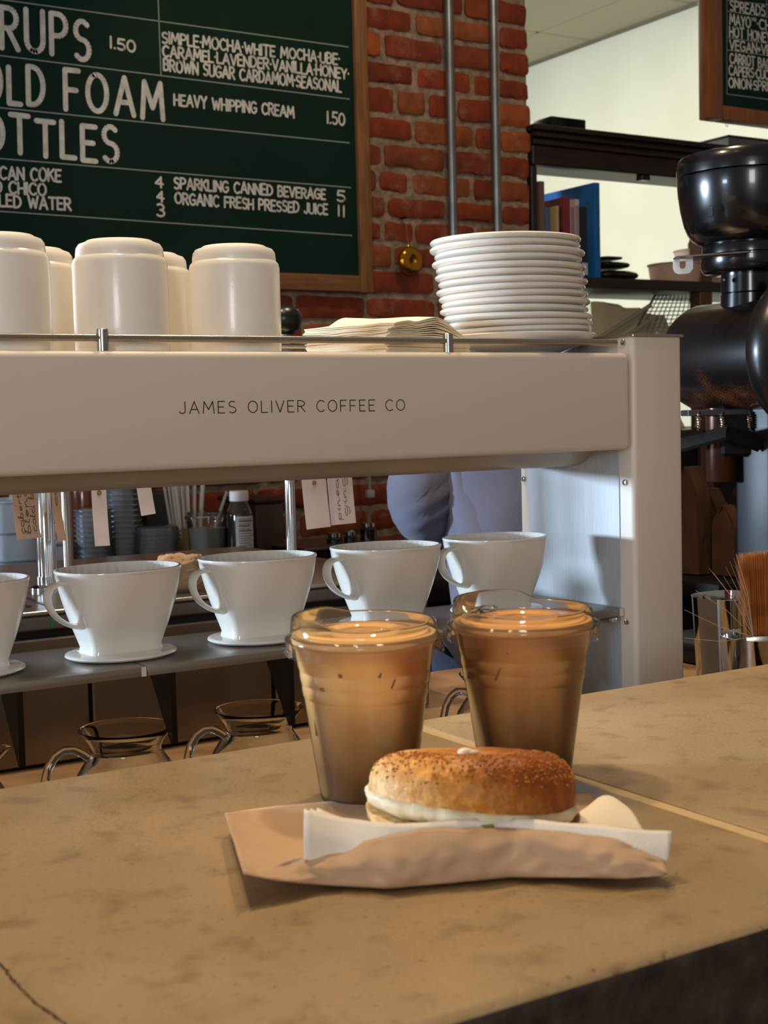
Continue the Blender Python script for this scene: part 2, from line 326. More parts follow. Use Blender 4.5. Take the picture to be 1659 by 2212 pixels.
def obj(name, mb, mt, parent=None, smooth=True, angle=35, label=None, cat=None, group=None, kind=None, base=None):
    me = bpy.data.meshes.new(name); off = chain(parent)
    if base is not None: off = off + Vector(base)
    me.from_pydata([v - off for v in mb.v], [], mb.f); me.update()
    bm = bmesh.new(); bm.from_mesh(me); bmesh.ops.recalc_face_normals(bm, faces=bm.faces[:]); bm.to_mesh(me); bm.free()
    me.materials.append(mt)
    if smooth: me.shade_smooth(); me.set_sharp_from_angle(angle=radians(angle))
    o = bpy.data.objects.new(name, me); COL.objects.link(o); o.parent = parent
    if base is not None: o.location = Vector(base)
    if label: o['label'] = label
    if cat: o['category'] = cat
    if group: o['group'] = group
    if kind: o['kind'] = kind
    return o
def thing(name, label, cat, loc=(0, 0, 0), group=None):
    o = bpy.data.objects.new(name, None); COL.objects.link(o); o.location = loc; o.empty_display_size = 0.02
    o['label'] = label; o['category'] = cat
    if group: o['group'] = group
    return o
def copy_tree(o, parent=None):
    c = o.copy(); COL.objects.link(c); c.parent = parent
    for ch in [x for x in COL.objects if x.parent is o]: copy_tree(ch, c)
    return c
def struct(name, mb, mt, **k): return obj(name, mb, mt, kind='structure', **k)

# ------------------------------------------------------------------ lettering (stroke alphabet)
def arc(cx, cy, rx, ry, a0, a1, n=10): return [(cx + rx * cos(radians(a0 + (a1 - a0) * i / n)), cy + ry * sin(radians(a0 + (a1 - a0) * i / n))) for i in range(n + 1)]
G = {
 'A': (.62, [[(0, 0), (.31, 1), (.62, 0)], [(.1, .33), (.52, .33)]]),
 'B': (.5, [[(0, 0), (0, 1), (.22, 1)] + arc(.22, .77, .24, .23, 90, -90) + [(0, .54)], [(.2, .54)] + arc(.22, .27, .28, .27, 90, -90) + [(0, 0)]]),
 'C': (.56, [arc(.32, .5, .32, .5, 48, 312, 16)]),
 'D': (.56, [[(0, 0), (0, 1), (.16, 1)] + arc(.16, .5, .4, .5, 90, -90, 14) + [(0, 0)]]),
 'E': (.44, [[(.44, 1), (0, 1), (0, 0), (.44, 0)], [(0, .52), (.36, .52)]]),
 'F': (.44, [[(.44, 1), (0, 1), (0, 0)], [(0, .5), (.36, .5)]]),
 'G': (.6, [arc(.32, .5, .32, .5, 48, 300, 16) + [(.58, .2), (.58, .45), (.36, .45)]]),
 'H': (.52, [[(0, 0), (0, 1)], [(.52, 0), (.52, 1)], [(0, .5), (.52, .5)]]),
 'I': (.05, [[(.02, 0), (.02, 1)]]),
 'J': (.4, [[(.38, 1), (.38, .25)] + arc(.19, .22, .19, .22, 0, -160, 8)]),
 'K': (.5, [[(0, 0), (0, 1)], [(.48, 1), (.02, .45)], [(.14, .58), (.5, 0)]]),
 'L': (.42, [[(0, 1), (0, 0), (.42, 0)]]),
 'M': (.72, [[(0, 0), (.08, 1), (.36, .3), (.64, 1), (.72, 0)]]),
 'N': (.54, [[(0, 0), (0, 1), (.54, 0), (.54, 1)]]),
 'O': (.64, [arc(.32, .5, .32, .5, 90, 450, 22)]),
 'P': (.5, [[(0, 0), (0, 1), (.22, 1)] + arc(.22, .73, .27, .27, 90, -90) + [(0, .46)]]),
 'R': (.52, [[(0, 0), (0, 1), (.22, 1)] + arc(.22, .75, .26, .25, 90, -90) + [(0, .5)], [(.2, .5), (.52, 0)]]),
 'S': (.48, [arc(.25, .76, .22, .24, 40, 270, 12) + arc(.24, .26, .24, .26, 90, -140, 12)]),
 'T': (.56, [[(0, 1), (.56, 1)], [(.28, 1), (.28, 0)]]),
 'U': (.54, [[(0, 1), (0, .27)] + arc(.27, .27, .27, .27, 180, 360, 10) + [(.54, 1)]]),
 'V': (.56, [[(0, 1), (.28, 0), (.56, 1)]]),
 'W': (.8, [[(0, 1), (.2, 0), (.4, .75), (.6, 0), (.8, 1)]]),
 'Y': (.54, [[(0, 1), (.27, .48), (.54, 1)], [(.27, .48), (.27, 0)]]),
 '0': (.52, [arc(.26, .5, .26, .5, 90, 450, 20)]), '1': (.1, [[(0.05, 1), (.05, 0)]]),
 '3': (.46, [arc(.22, .76, .22, .24, 140, -90, 12) + arc(.22, .26, .25, .26, 90, -140, 12)]),
 '4': (.52, [[(.38, 0), (.38, 1), (0, .35), (.52, .35)]]),
 '5': (.46, [[(.44, 1), (.06, 1), (.03, .56)] + arc(.21, .3, .25, .3, 110, -140, 12)]),
 '.': (.06, [[(.03, 0), (.03, .03)]]), '·': (.08, [[(.04, .5), (.04, .53)]]), '+': (.3, [[(0, .45), (.3, .45)], [(.15, .25), (.15, .65)]]), ' ': (.3, []), '/': (.3, [[(0, 0), (.3, 1)]]),
 'a': (.42, [arc(.2, .25, .2, .25, 60, 330, 10), [(.38, .5), (.36, .1), (.46, 0)]]), 'b': (.4, [[(0.02, 0), (.1, .6), (.14, 1), (.04, .8), (.02, .1)] + arc(.18, .22, .18, .22, 200, 480, 10)]),
 'c': (.36, [arc(.2, .25, .2, .25, 50, 320, 10)]), 'd': (.42, [arc(.2, .25, .2, .25, 60, 330, 10), [(.44, 1), (.36, .1), (.46, 0)]]),
 'e': (.36, [[(.02, .22), (.3, .3)] + arc(.19, .28, .14, .22, 20, 300, 10)]), 'g': (.42, [arc(.2, .25, .2, .25, 60, 330, 10), [(.4, .5), (.34, -.3)] + arc(.2, -.3, .14, .18, 0, -190, 6)]),
 'i': (.16, [[(.02, .3), (.1, .5), (.08, .1), (.18, 0)], [(.14, .72), (.15, .75)]]), 'l': (.2, [[(0, .1), (.14, .7), (.14, 1), (.06, .8), (.06, .1), (.18, 0)]]),
 'n': (.44, [[(.04, .5), (.04, 0), (.1, .3), (.2, .5), (.28, .4), (.28, .05), (.42, .05)]]), 'o': (.36, [arc(.18, .25, .17, .25, 90, 450, 12)]),
 'p': (.4, [[(.08, .5), (.02, -.45)], [(.06, .2)] + arc(.2, .25, .17, .25, 160, -160, 10)]), 'r': (.3, [[(.02, 0), (.06, .5), (.16, .42), (.26, .5)]]),
 't': (.26, [[(.12, .9), (.08, .1), (.22, 0)], [(0, .58), (.26, .6)]]), 'w': (.5, [[(0, .5), (.1, 0), (.24, .4), (.34, 0), (.48, .5)]]),
}
def write(text, p0, p1, height, up, normal, weight, gap=0.17, slant=0.0, jitter=0.0, off=0.0008):
    """flat brush strokes of paint lying on a board, spread from p0 to p1"""
    p0, p1, up, normal = Vector(p0), Vector(p1), Vector(up), Vector(normal)
    adv = []; x = 0
    for ch in text: adv.append(x); x += G[ch][0] + gap
    total = x - gap; L = (p1 - p0).length; off0 = off; kk = 0; d = (p1 - p0).normalized(); sx = L / total; mb = MB(); r = weight / 2
    for ch, ax in zip(text, adv):
        jy = random.uniform(-jitter, jitter); js = 1 + random.uniform(-jitter, jitter) * 1.5
        for st in G[ch][1]:
            P = [p0 + d * ((ax + q[0]) * sx + slant * q[1] * height) + up * ((q[1] * js + jy) * height) + normal * off for q in st]
            for a, b in zip(P, P[1:]):
                t = b - a
                if t.length < 1e-7: continue
                n = normal.cross(t.normalized()) * r
                kk += 1; dz = normal * (2.5e-5 * (kk % 11)); a = a + dz; b = b + dz
                mb.add([a - n, b - n, b + n, a + n], [[0, 1, 2, 3]])
            for i, a in enumerate(P):
                if 0 < i < len(P) - 1:
                    if (P[i] - P[i - 1]).normalized().dot((P[i + 1] - P[i]).normalized()) > 0.93: continue
                e1 = d * r; e2 = normal.cross(d) * r; kk += 1; a = a + normal * (2.5e-5 * (kk % 11))
                mb.add([a + e1 * cos(2 * pi * k / 10) + e2 * sin(2 * pi * k / 10) for k in range(10)], [list(range(10))])
    return mb

# ================================================================== setting
YW = 2.95
mb = MB(); mb.box(-6, 5, -4, 7, -0.05, 0); struct('floor', mb, M_floor)
# brick wall: bricks one by one in their courses, rough edges, mortar bed behind
def brick_mesh():
    mb = MB(); rnd = random.Random(3)
    zr = [ony(820, y, YW).z for y in (10, 66, 127, 183, 246, 305, 363, 419, 472, 525, 580)]
    rows = zr[::-1]
    while rows[0] > 0.72: rows.insert(0, rows[0] - 0.0655)
    while rows[-1] < 2.95: rows.append(rows[-1] + 0.0665)
    known = {10: [895], 66: [828, 960], 127: [900, 1022], 183: [857, 925, 988], 246: [897, 1026], 305: [830, 965], 363: [888, 1022], 419: [838, 967], 472: [897, 1030], 525: [850, 975]}
    ky = {round(ony(820, y, YW).z, 3): [ony(x, y + 28, YW).x for x in xs] for y, xs in known.items()}
    for ri, (z0, z1) in enumerate(zip(rows, rows[1:])):
        js = ky.get(round(z1, 3)); end = 2.312 + rnd.uniform(-0.004, 0.008)
        if js:
            xs = [j for j in js]; x = xs[0]
            while x > 0.2: x -= rnd.choice((0.2, 0.2, 0.1)) + rnd.uniform(-.01, .01); xs.insert(0, x)
            if 2.31 - xs[-1] > 0.13: xs.append(2.215 + rnd.uniform(-.015, .01))
            xs.append(end)
        else:
            xs = [end]; x = end - (0.1 if ri % 2 else 0.2); xs.insert(0, x)
            while x > 0.2: x -= rnd.choice((0.205, 0.205, 0.105)) + rnd.uniform(-.012, .012); xs.insert(0, x)
        for xa, xb in zip(xs, xs[1:]):
            g = 0.0056 + rnd.uniform(0, .0032); a, b, c, d = xa + g, xb - (g if xb is not xs[-1] else 0), z0 + g + rnd.uniform(0, .003), z1 - g
            if b - a < .02: continue
            nu, nv = 10, 5; dep = rnd.uniform(-.004, .004); vs = []; sd = rnd.uniform(0, 50); tl = rnd.uniform(-.003, .003)
            for i in range(nu + 1):
                for j in range(nv + 1):
                    u, v = i / nu, j / nv; e = min(u * (b - a), (1 - u) * (b - a), v * (d - c), (1 - v) * (d - c))
                    x, z = a + u * (b - a), c + v * (d - c) + tl * (u - .5)
                    nn = noise.noise(Vector((x * 22 + sd, z * 22, sd))) ; n2 = noise.noise(Vector((x * 60, z * 60 + sd, sd)))
                    if e < 1e-6: x += nn * .005; z += n2 * .004
                    ku, kv = max(0, abs(u - .5) * 2 - .8) / .2, max(0, abs(v - .5) * 2 - .6) / .4
                    if ku * kv > 0: x -= math.copysign(.0032 * ku * kv, u - .5); z -= math.copysign(.0030 * ku * kv, v - .5)
                    y = YW + dep + (0.0045 if e < 1e-6 else 0) + nn * .0025 + n2 * .0012
                    vs.append((x, y, z))
            I = lambda i, j: i * (nv + 1) + j
            fs = [[I(i, j), I(i + 1, j), I(i + 1, j + 1), I(i, j + 1)] for i in range(nu) for j in range(nv)]
            rim = [I(i, 0) for i in range(nu)] + [I(nu, j) for j in range(nv)] + [I(i, nv) for i in range(nu, 0, -1)] + [I(0, j) for j in range(nv, 0, -1)]
            o = len(vs)
            for k in rim: vs.append((vs[k][0], YW + .06, vs[k][2]))
            fs += [[rim[k], o + k, o + (k + 1) % len(rim), rim[(k + 1) % len(rim)]] for k in range(len(rim))]
            mb.add(vs, fs)
    return mb
wb = struct('wall_back', brick_mesh(), M_brick, angle=60)
mb = MB(); mb.slab(lambda u, v: (0.0 + u * 2.309 + (noise.noise(Vector((v * 60, 0, u))) * .006 if u > .99 else 0), YW + 0.009 + noise.noise(Vector((u * 90, v * 120, 0))) * .0045, 0.0 + v * 2.95), 110, 150, 0.2, nfn=lambda u, v: Vector((0, 1, 0)))
obj('mortar', mb, M_mortar, wb)
# back room seen past the brick pier
mb = MB(); mb.box(4.0, 4.1, 3.0, 6.3, 0, 2.9); struct('wall_right', mb, M_cream)
mb = MB(); mb.box(1.2, 4.1, 6.3, 6.4, 0, 2.9); struct('wall_far', mb, M_cream)
mb = MB(); zc = 2.87
xs = [1.2, 1.88, 2.49, 3.10, 3.70, 4.1]; ys = [3.1, 3.45, 4.06, 4.66, 5.27, 5.88, 6.4]
for xa, xb in zip(xs, xs[1:]):
    for ya, yb in zip(ys, ys[1:]):
        if abs(xa - 3.10) < .01 and abs(ya - 3.45) < .01: continue
        mb.box(xa + .006, xb - .006, ya + .006, yb - .006, zc, zc + .012, .003, 1)
mb.box(1.2, 4.1, 3.1, 6.4, zc + .014, zc + .05)
struct('ceiling', mb, M_ceil)
mb = MB()
for x in xs[1:-1]: mb.box(x - .008, x + .008, 3.1, 6.4, zc - .001, zc + .004)
for y in ys[1:-1]: mb.box(1.2, 4.1, y - .008, y + .008, zc - .001, zc + .004)
struct('trim_1', mb, mat('ceiling_grid', (176, 164, 138), 0.6))
mb = MB(); mb.box(3.99, 4.0, 3.1, 6.3, zc - .012, zc); struct('trim_2', mb, mat('wall_angle', (120, 108, 84), 0.6))
t = thing('ceiling_light', 'bright fluorescent troffer in the ceiling of the back room', 'ceiling light', (3.4, 3.755, zc))
mb = MB(); mb.box(3.12, 3.68, 3.47, 4.04, zc + .002, zc + .010); obj('diffuser', mb, M_tube, t)
mb = MB()
for a in ((3.106, 3.122, 3.456, 4.054), (3.678, 3.694, 3.456, 4.054), (3.106, 3.694, 3.456, 3.472), (3.106, 3.694, 4.038, 4.054)): mb.box(*a, zc - .002, zc + .012)
obj('frame', mb, M_white, t)

# ================================================================== bar counter
ZC, YF, YN, XS = 1.05, 0.929, 0.455, 0.590
t = thing('bar_counter', 'tan polished concrete bar counter with a seam between two slabs', 'counter', (0.5, 0.7, 0))
def slabtop(x0, x1):
    mb = MB(); bm = bmesh.new(); bmesh.ops.create_cube(bm, size=1)
    for v in bm.verts: v.co = Vector(((x0 + x1) / 2 + v.co.x * (x1 - x0), (YN + YF) / 2 + v.co.y * (YF - YN), ZC - .0385 + v.co.z * .077))
    es = [e for e in bm.edges if all(v.co.z > ZC - .01 for v in e.verts) and all(v.co.y < .5 for v in e.verts)]
    bmesh.ops.bevel(bm, geom=es, offset=.010, segments=5, profile=.5, affect='EDGES')
    es = [e for e in bm.edges if all(v.co.z > ZC - .001 for v in e.verts) and all(v.co.y > YF - .01 for v in e.verts)]
    bmesh.ops.bevel(bm, geom=es, offset=.006, segments=3, profile=.5, affect='EDGES')
    es = [e for e in bm.edges if abs(e.verts[0].co.x - e.verts[1].co.x) < 1e-5 and abs(e.verts[0].co.x - XS) < .01 and all(v.co.z > ZC - .001 for v in e.verts)]
    bmesh.ops.bevel(bm, geom=es, offset=.0025, segments=2, profile=.5, affect='EDGES')
    return mb.bm(bm)
for x0, x1 in ((-0.8, XS - .005), (XS + .005, 2.6)):
    o = obj('slab', slabtop(x0, x1), M_concrete, t)
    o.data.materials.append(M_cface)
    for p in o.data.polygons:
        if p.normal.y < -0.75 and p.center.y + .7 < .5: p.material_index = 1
mb = MB(); mb.box(XS - .005, XS + .005, YN + .004, YF - .003, ZC - .07, ZC - .0012); obj('seam_filler', mb, mat('pale_grout', (200, 172, 126), 0.8), t)
mb = MB(); mb.box(-0.8, 2.6, .50, .90, 0, ZC - .077); obj('bar_front', mb, M_darkwood, t)
cp = [(0, 2080), (14, 2094), (22, 2112), (45, 2132), (60, 2150), (92, 2176), (112, 2190), (140, 2212), (175, 2240)]
def crackmesh():
    mb = MB(); P = [onz(x, y, ZC + .0003) for x, y in cp]; P = [P[0] + (P[0] - P[1]) * 2] + P
    Q = []
    for a, b in zip(P, P[1:]):
        for k in range(6):
            q = a.lerp(b, k / 6); q.x += random.uniform(-.0007, .0007); Q.append(q)
    for a, b in zip(Q, Q[1:]):
        w = random.uniform(.0003, .0008); n = Vector((w, 0, 0)); mb.add([a - n, b - n, b + n, a + n], [[0, 1, 2, 3]])
    return mb
obj('crack', crackmesh(), mat('crack_dark', (58, 42, 30), 0.9), t, smooth=False)

# lower worktop behind the bar
t = thing('worktop', 'worn tan lower worktop behind the raised bar counter', 'worktop', (0.5, 1.2, 0))
ZL = 0.925
mb = MB(); mb.box(-0.8, 2.6, .945, 1.66, ZL - .04, ZL, .003, 2); obj('top', mb, M_ledge, t)
mb = MB(); mb.box(-0.8, 2.6, .96, 1.62, 0, ZL - .04); obj('base_cabinet', mb, M_blackm, t)

# ================================================================== coffee bar machine
t = thing('pour_over_machine', 'long white and steel pour-over coffee machine standing behind the bar', 'coffee machine', (0.35, 1.27, ZL))
X0, X1, YB, YK, ZB0, ZB1 = -0.42, 1.047, 1.165, 1.365, 1.2505, 1.357
mb = MB(); mb.box(X0, X1, YB, YK, ZB0, ZB1, .007, 4); hs = obj('upper_housing', mb, M_white, t)
p0, p1 = ony(387, 893.5, YB), ony(874, 886.5, YB)
random.seed(1); mb = write('JAMES OLIVER COFFEE CO', p0, p1, .0106, (0, 0, 1), (0, -1, 0), .00085, gap=.27, off=.0004)
obj('lettering', mb, M_ink, hs, smooth=False, label='thin black capitals reading JAMES OLIVER COFFEE CO')
prof = [(1.19, 1.2512), (1.215, 1.2508), (1.230, 1.2462), (1.243, 1.2375), (1.255, 1.2325), (1.268, 1.2303), (1.29, 1.2295), (1.35, 1.2295), (1.358, 1.2512)]
mb = MB(); mb.prism(prof, lambda p, a: (a, p[0], p[1]), X0 + .01, 1.0478); obj('lower_housing', mb, M_under, t, angle=50)
# right and left end posts
def endpost(xa, xb, inner):
    mb = MB(); bm = bmesh.new(); bmesh.ops.create_cube(bm, size=1)
    for v in bm.verts: v.co = Vector(((xa + xb) / 2 + v.co.x * (xb - xa), 1.267 + v.co.y * .208, (ZL + 1.374) / 2 + v.co.z * (1.374 - ZL)))
    es = [e for e in bm.edges if abs(e.verts[0].co.z - e.verts[1].co.z) > .2]
    bmesh.ops.bevel(bm, geom=es, offset=.006, segments=4, profile=.5, affect='EDGES'); mb.bm(bm)
    po = obj('end_post', mb, M_white, t)
    s = -1 if inner == xa else 1
    mb = MB(); mb.box(min(inner, inner + s * .0012), max(inner, inner + s * .0012), 1.187, 1.352, ZL + .001, 1.373); obj('side_sheet', mb, M_alu, po, label='brushed aluminium inner side sheet')
    mb = MB(); mb.box(xa - .001, xb + .001, 1.161, 1.372, 1.374, 1.3775, .0008, 1); obj('cap_plate', mb, M_steel, po, label='flat stainless cap plate')
    for (y, z) in ((1.177, 1.369), (1.177, 1.2135), (1.177, 1.057), (1.361, 1.213)):
        mb = MB(); R = Matrix.Translation((inner, y, z)) @ Matrix.Rotation(s * pi / 2, 4, 'Y')
        mb.lathe([(.0036, 0), (.0036, .0012), (.0028, .0024), (.0012, .0026), (.0010, .0016)], 16, M=R)
        obj('screw', mb, M_chrome, po)
endpost(1.0485, 1.1225, 1.0485); endpost(X0 - .08, X0 - .004, X0 - .004)
# guard rail
YR, ZR = 1.176, 1.3685
mb = MB(); mb.tube([(X0, YR, ZR), (1.036, YR, ZR)], .0035, 12); rl = obj('guard_rail', mb, M_steel, t)
for px in (222, 968):
    x = ony(px, 735, YR).x
    mb = MB(); mb.lathe([(.0052, ZB1 - .002), (.0052, 1.3758), (.0047, 1.3764), (.0, 1.3764)], 20, c=(x, YR, 0), cap=False); obj('rail_post', mb, M_steel, rl)
for x in (.085, -.27):
    mb = MB(); mb.lathe([(.0052, ZB1 - .002), (.0052, 1.3758), (.0047, 1.3764), (.0, 1.3764)], 20, c=(x, YR, 0), cap=False); obj('rail_post', mb, M_steel, rl)
for z in (1.3795, 1.3725): 
    mb = MB(); mb.tube([(X0, 1.357, z), (1.047, 1.357, z)], .0028, 10); obj('rear_rail', mb, M_steel, t)
# dripper shelf in segments
ZS = 1.0725
seams = [ony(318, 1440, 1.18).x, ony(633, 1400, 1.18).x]; st = seams[1] - seams[0]
edges = [seams[0] - 6 * st + .02, seams[0] - 4 * st, seams[0] - 3 * st, seams[0] - 2 * st, seams[0] - st, seams[0], seams[1], seams[1] + st, seams[1] + 2 * st, 1.0462]
for a, b in zip(edges, edges[1:]):
    mb = MB(); mb.box(a + .0004, b - .0004, 1.181, 1.335, ZS - .009, ZS, .0012, 2); sp = obj('shelf_panel', mb, M_shelf, t)
    mb = MB(); mb.box(b - .0052, b - .0006, 1.1806, 1.182, ZS - .0088, ZS - .0003); obj('end_strip', mb, M_white, sp)
for x in (.359 - .28, .359 - .14, .359, .503, .627, .77, .91):
    mb = MB(); mb.prism([(1.193, ZS - .009), (1.250, ZS - .009), (1.197, ZS - .078), (1.193, ZS - .078)], lambda p, a: (a, p[0], p[1]), x, x + .0055); obj('shelf_bracket', mb, M_black, t)
mb = MB(); mb.box(1.03, 1.043, 1.185, 1.205, ZS - .016, ZS - .009, .002, 1); obj('shelf_foot', mb, M_chrome, t)

# base cabinet with polished dark fronts
t = thing('drawer_cabinet', 'dark polished steel under-counter unit below the dripper shelf', 'cabinet', (0.3, 1.6, ZL))
XE = .968
mb = MB(); mb.box(-.42, XE, 1.475, 1.98, ZL, 1.090, .002, 1); obj('body', mb, M_black, t)
mb = MB(); mb.box(-.42, XE + .002, 1.458, 1.99, 1.090, 1.0945, .001, 1); obj('steel_top', mb, M_steel, t)
mb = MB(); mb.box(-.42, XE, 1.460, 1.475, 1.073, 1.0895, .002, 1); obj('upper_band', mb, M_darksteel, t)
for a, b in ((-.42, .06), (.064, .52), (.524, .745), (.75, XE)):
    mb = MB(); mb.box(a, b, 1.460, 1.475, ZL + .002, 1.064, .002, 1); obj('drawer_front', mb, M_darksteel, t)
for px in (38,):
    q = ony(px, 1346, 1.46)
    mb = MB(); mb.lathe([(.004, 0), (.004, .0015), (.0025, .003), (0, .003)], 16, cap=False, M=Matrix.Translation((q.x, 1.460, q.z)) @ Matrix.Rotation(pi / 2, 4, 'X')); obj('screw', mb, M_chrome, t)
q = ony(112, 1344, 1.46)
obj('led_reflection_strip', MB().box(q.x - .0012, q.x + .0012, 1.4588, 1.4602, 1.0745, 1.088, .0004, 1), emission('green_reflection_glow', (10, 90, 40), .35), t, label='dim green glowing strip in place of an LED reflection')  # glowing strip added in place of a green LED's reflected streak
mb = MB()
for k in range(5):
    x = .40 + k * .022; mb.box(x, x + .006, 1.50, 1.60, 1.0946, 1.0952)
obj('drain_slots', mb, M_black, t)

# ================================================================== menu board on the bricks
YBD = YW - .035
bx0, bx1, bz0, bz1 = .2, ony(798, 300, YBD).x, ony(700, 628, YBD).z, 2.52
ix1, iz0 = ony(771, 300, YBD).x, ony(700, 592, YBD).z
t = thing('menu_board', 'large green chalk menu board in oak frame on the brick wall', 'menu board', ((bx0 + bx1) / 2, YW - .02, bz0))
mb = MB(); mb.box(bx0 + .02, ix1 + .004, YBD + .008, YBD + .02, iz0 - .004, bz1 - .02); bp = obj('panel', mb, M_board, t)
mb = MB(); mb.box(ix1, bx1, YBD - .004, YW - .005, bz0 - .002, bz1, .003, 2); obj('frame_stile', mb, M_woodframe, t)
mb = MB(); mb.box(bx0, ix1 + .001, YBD, YW - .005, bz0, iz0, .003, 2); obj('frame_rail', mb, M_woodframeh, t)
mb = MB(); mb.box(bx0, bx0 + .035, YBD - .004, YW - .005, bz0, bz1, .003, 2); obj('frame_stile', mb, M_woodframe, t)
mb = MB(); mb.box(bx0 + .036, ix1, YBD, YW - .005, bz1 - .035, bz1, .003, 2); obj('frame_rail', mb, M_woodframeh, t)
YT = YBD + .008
Z1 = 830 / 1659
def bl(text, x0, y0, x1, y1, cap, w, **k):
    p0, p1 = ony(x0 * Z1, y0 * Z1, YT), ony(x1 * Z1, y1 * Z1, YT); D = (p0 - CAM).dot(FWD)
    mb = write(text, p0, p1, cap * Z1 * D / FPX, (0, 0, 1), (0, -1, 0), w, slant=.02, jitter=.035, **k)
    obj('chalk_lettering', mb, M_chalk, bp, smooth=False, label='white chalk words reading ' + text.replace('·', ', '))
random.seed(5)
SM, BG = .0048, .0112
bl('RUPS', 8, 208, 385, 256, 168, BG, gap=.28); bl('1.50', 475, 207, 583, 226, 46, SM)
bl('SIMPLE·MOCHA·WHITE MOCHA·UBE·', 700, 184, 1465, 279, 46, SM); bl('CARAMEL·LAVENDER·VANILLA·HONEY·', 703, 243, 1505, 342, 46, SM)
bl('BROWN SUGAR CARDAMOM·SEASONAL', 707, 304, 1472, 398, 48, SM)
bl('OLD', -72, 430, 187, 455, 160, BG, gap=.3); bl('FOAM', 283, 468, 703, 512, 165, BG, gap=.3); bl('HEAVY WHIPPING CREAM', 752, 453, 1268, 507, 47, SM); bl('1.50', 1412, 531, 1487, 541, 50, SM)
bl('OTTLES', -75, 650, 507, 705, 155, BG, gap=.26)
bl('CAN COKE', 0, 772, 262, 784, 52, SM); bl('O CHICO', -28, 832, 198, 844, 50, SM); bl('LED WATER', -2, 890, 305, 908, 50, SM)
bl('4', 672, 806, 703, 811, 44, SM); bl('4', 678, 868, 706, 874, 44, SM); bl('3', 677, 931, 708, 935, 50, SM)
bl('SPARKLING CANNED BEVERAGE', 752, 813, 1404, 861, 45, SM); bl('5', 1456, 868, 1488, 871, 44, SM)
bl('ORGANIC FRESH PRESSED JUICE', 756, 878, 1413, 927, 45, SM); bl('11', 1458, 932, 1488, 937, 44, SM)
def rule(x0, y0, x1, y1, w=.0022):
    a, b = ony(x0 * Z1, y0 * Z1, YT - .0006), ony(x1 * Z1, y1 * Z1, YT - .0006); d = (b - a).normalized(); n = Vector((0, -1, 0)).cross(d) * w / 2
    mb = MB(); mb.add([a - n, b - n, b + n, a + n], [[0, 1, 2, 3]]); obj('ruled_line', mb, M_chalk2, bp, smooth=False)
rule(-150, -23, 1505, 203); rule(683, 0, 695, 325); rule(-150, 221, 1510, 428); rule(-150, 450, 1510, 617); rule(-150, 672, 1515, 810); rule(-150, 902, 1520, 1017)

# hanging board at the right, in front of the back room
YH = 2.6
hx0, hx1 = ony(1526, 120, YH).x, ony(1526, 120, YH).x + .60
hz0 = ony(1528, 256, YH).z; hz1 = hz0 + .80; fw = ony(1557, 120, YH).x - hx0; fh = ony(1557, 226, YH).z - ony(1557, 258, YH).z
t = thing('hanging_menu_board', 'smaller green chalk menu board in cherry frame hanging at the upper right', 'menu board', (hx0 + .3, YH, hz0))
mb = MB(); mb.box(hx0 + .01, hx1 - .01, YH + .008, YH + .02, hz0 + .01, hz1 - .01); hp = obj('panel', mb, M_board, t)
for nm, a in (('frame_stile', (hx0, hx0 + fw, hz0, hz1)), ('frame_stile', (hx1 - fw, hx1, hz0, hz1)), ('frame_rail', (hx0 + fw, hx1 - fw, hz0, hz0 + fh)), ('frame_rail', (hx0 + fw, hx1 - fw, hz1 - fh, hz1))):
    mb = MB(); mb.box(a[0], a[1], YH - (.008 if nm == 'frame_stile' else .0075), YH + .03, a[2], a[3], .004, 2); obj(nm, mb, M_redwood, t)
for x in (hx0 + .1, hx1 - .1):
    mb = MB(); mb.tube([(x, YH + .01, hz1), (x, YH + .01, hz1 + .35)], .0012, 6); obj('hanging_wire', mb, M_chrome, t)
a = ony(1571, 262, YH)
mb = MB(); mb.tube([(a.x, YH + .005, hz0 + .002), (a.x, YH + .005, hz0 - .004)] + [(a.x + .0035 - .0042 * cos(q), YH + .005, hz0 - .0085 - .0045 * sin(q)) for q in [0, .5, 1, 1.5, 2, 2.5, 3, 3.5]], .0008, 8); obj('screw_hook', mb, M_chrome, t)
def hl(text, x0, y0, x1, y1, cap, w=.0044, **k):
    f = lambda x, y: ony(1400 + x / 6.405, y / 6.405, YH + .008)
    p0, p1 = f(x0, y0), f(x1, y1); D = (p0 - CAM).dot(FWD)
    mb = write(text, p0, p1, cap / 6.405 * D / FPX, (0, 0, 1), (0, -1, 0), w, jitter=.03, **k)
    obj('chalk_lettering', mb, M_chalk, hp, smooth=False, label='white chalk words reading ' + text.replace('·', ', '))
hl('SPREADS', 1130, 145, 1615, 222, 135); hl('MAYO', 1128, 335, 1412, 385, 140); hl('VG', 1430, 285, 1490, 293, 40, .0022); hl('·CH', 1505, 392, 1690, 425, 130)
hl('HOT HONEY', 1125, 505, 1690, 590, 130); hl('VEGAN+VE', 1128, 682, 1690, 768, 130); hl('CARROT BAC', 1130, 872, 1680, 955, 135); hl('CAPERS·CUCU', 1118, 1030, 1720, 1110, 125); hl('ONION·SPRIN', 1115, 1205, 1720, 1265, 128)
def hrule(x0, y0, x1, y1, w=.0017):
    f = lambda x, y: ony(1400 + x / 6.405, y / 6.405, YH + .0074)
    a, b = f(x0, y0), f(x1, y1); d = (b - a).normalized(); n = Vector((0, -1, 0)).cross(d) * w / 2
    mb = MB(); mb.add([a - n, b - n, b + n, a + n], [[0, 1, 2, 3]]); obj('ruled_line', mb, M_chalk2, hp, smooth=False)
for q in ((1090, -300, 1090, 1300), (1085, 1300, 2000, 1420), (1095, 5, 2000, 100), (1095, 155, 2000, 287), (1642, 0, 1642, 235), (1095, 520, 2000, 652), (1095, 690, 2000, 820)): hrule(*q)
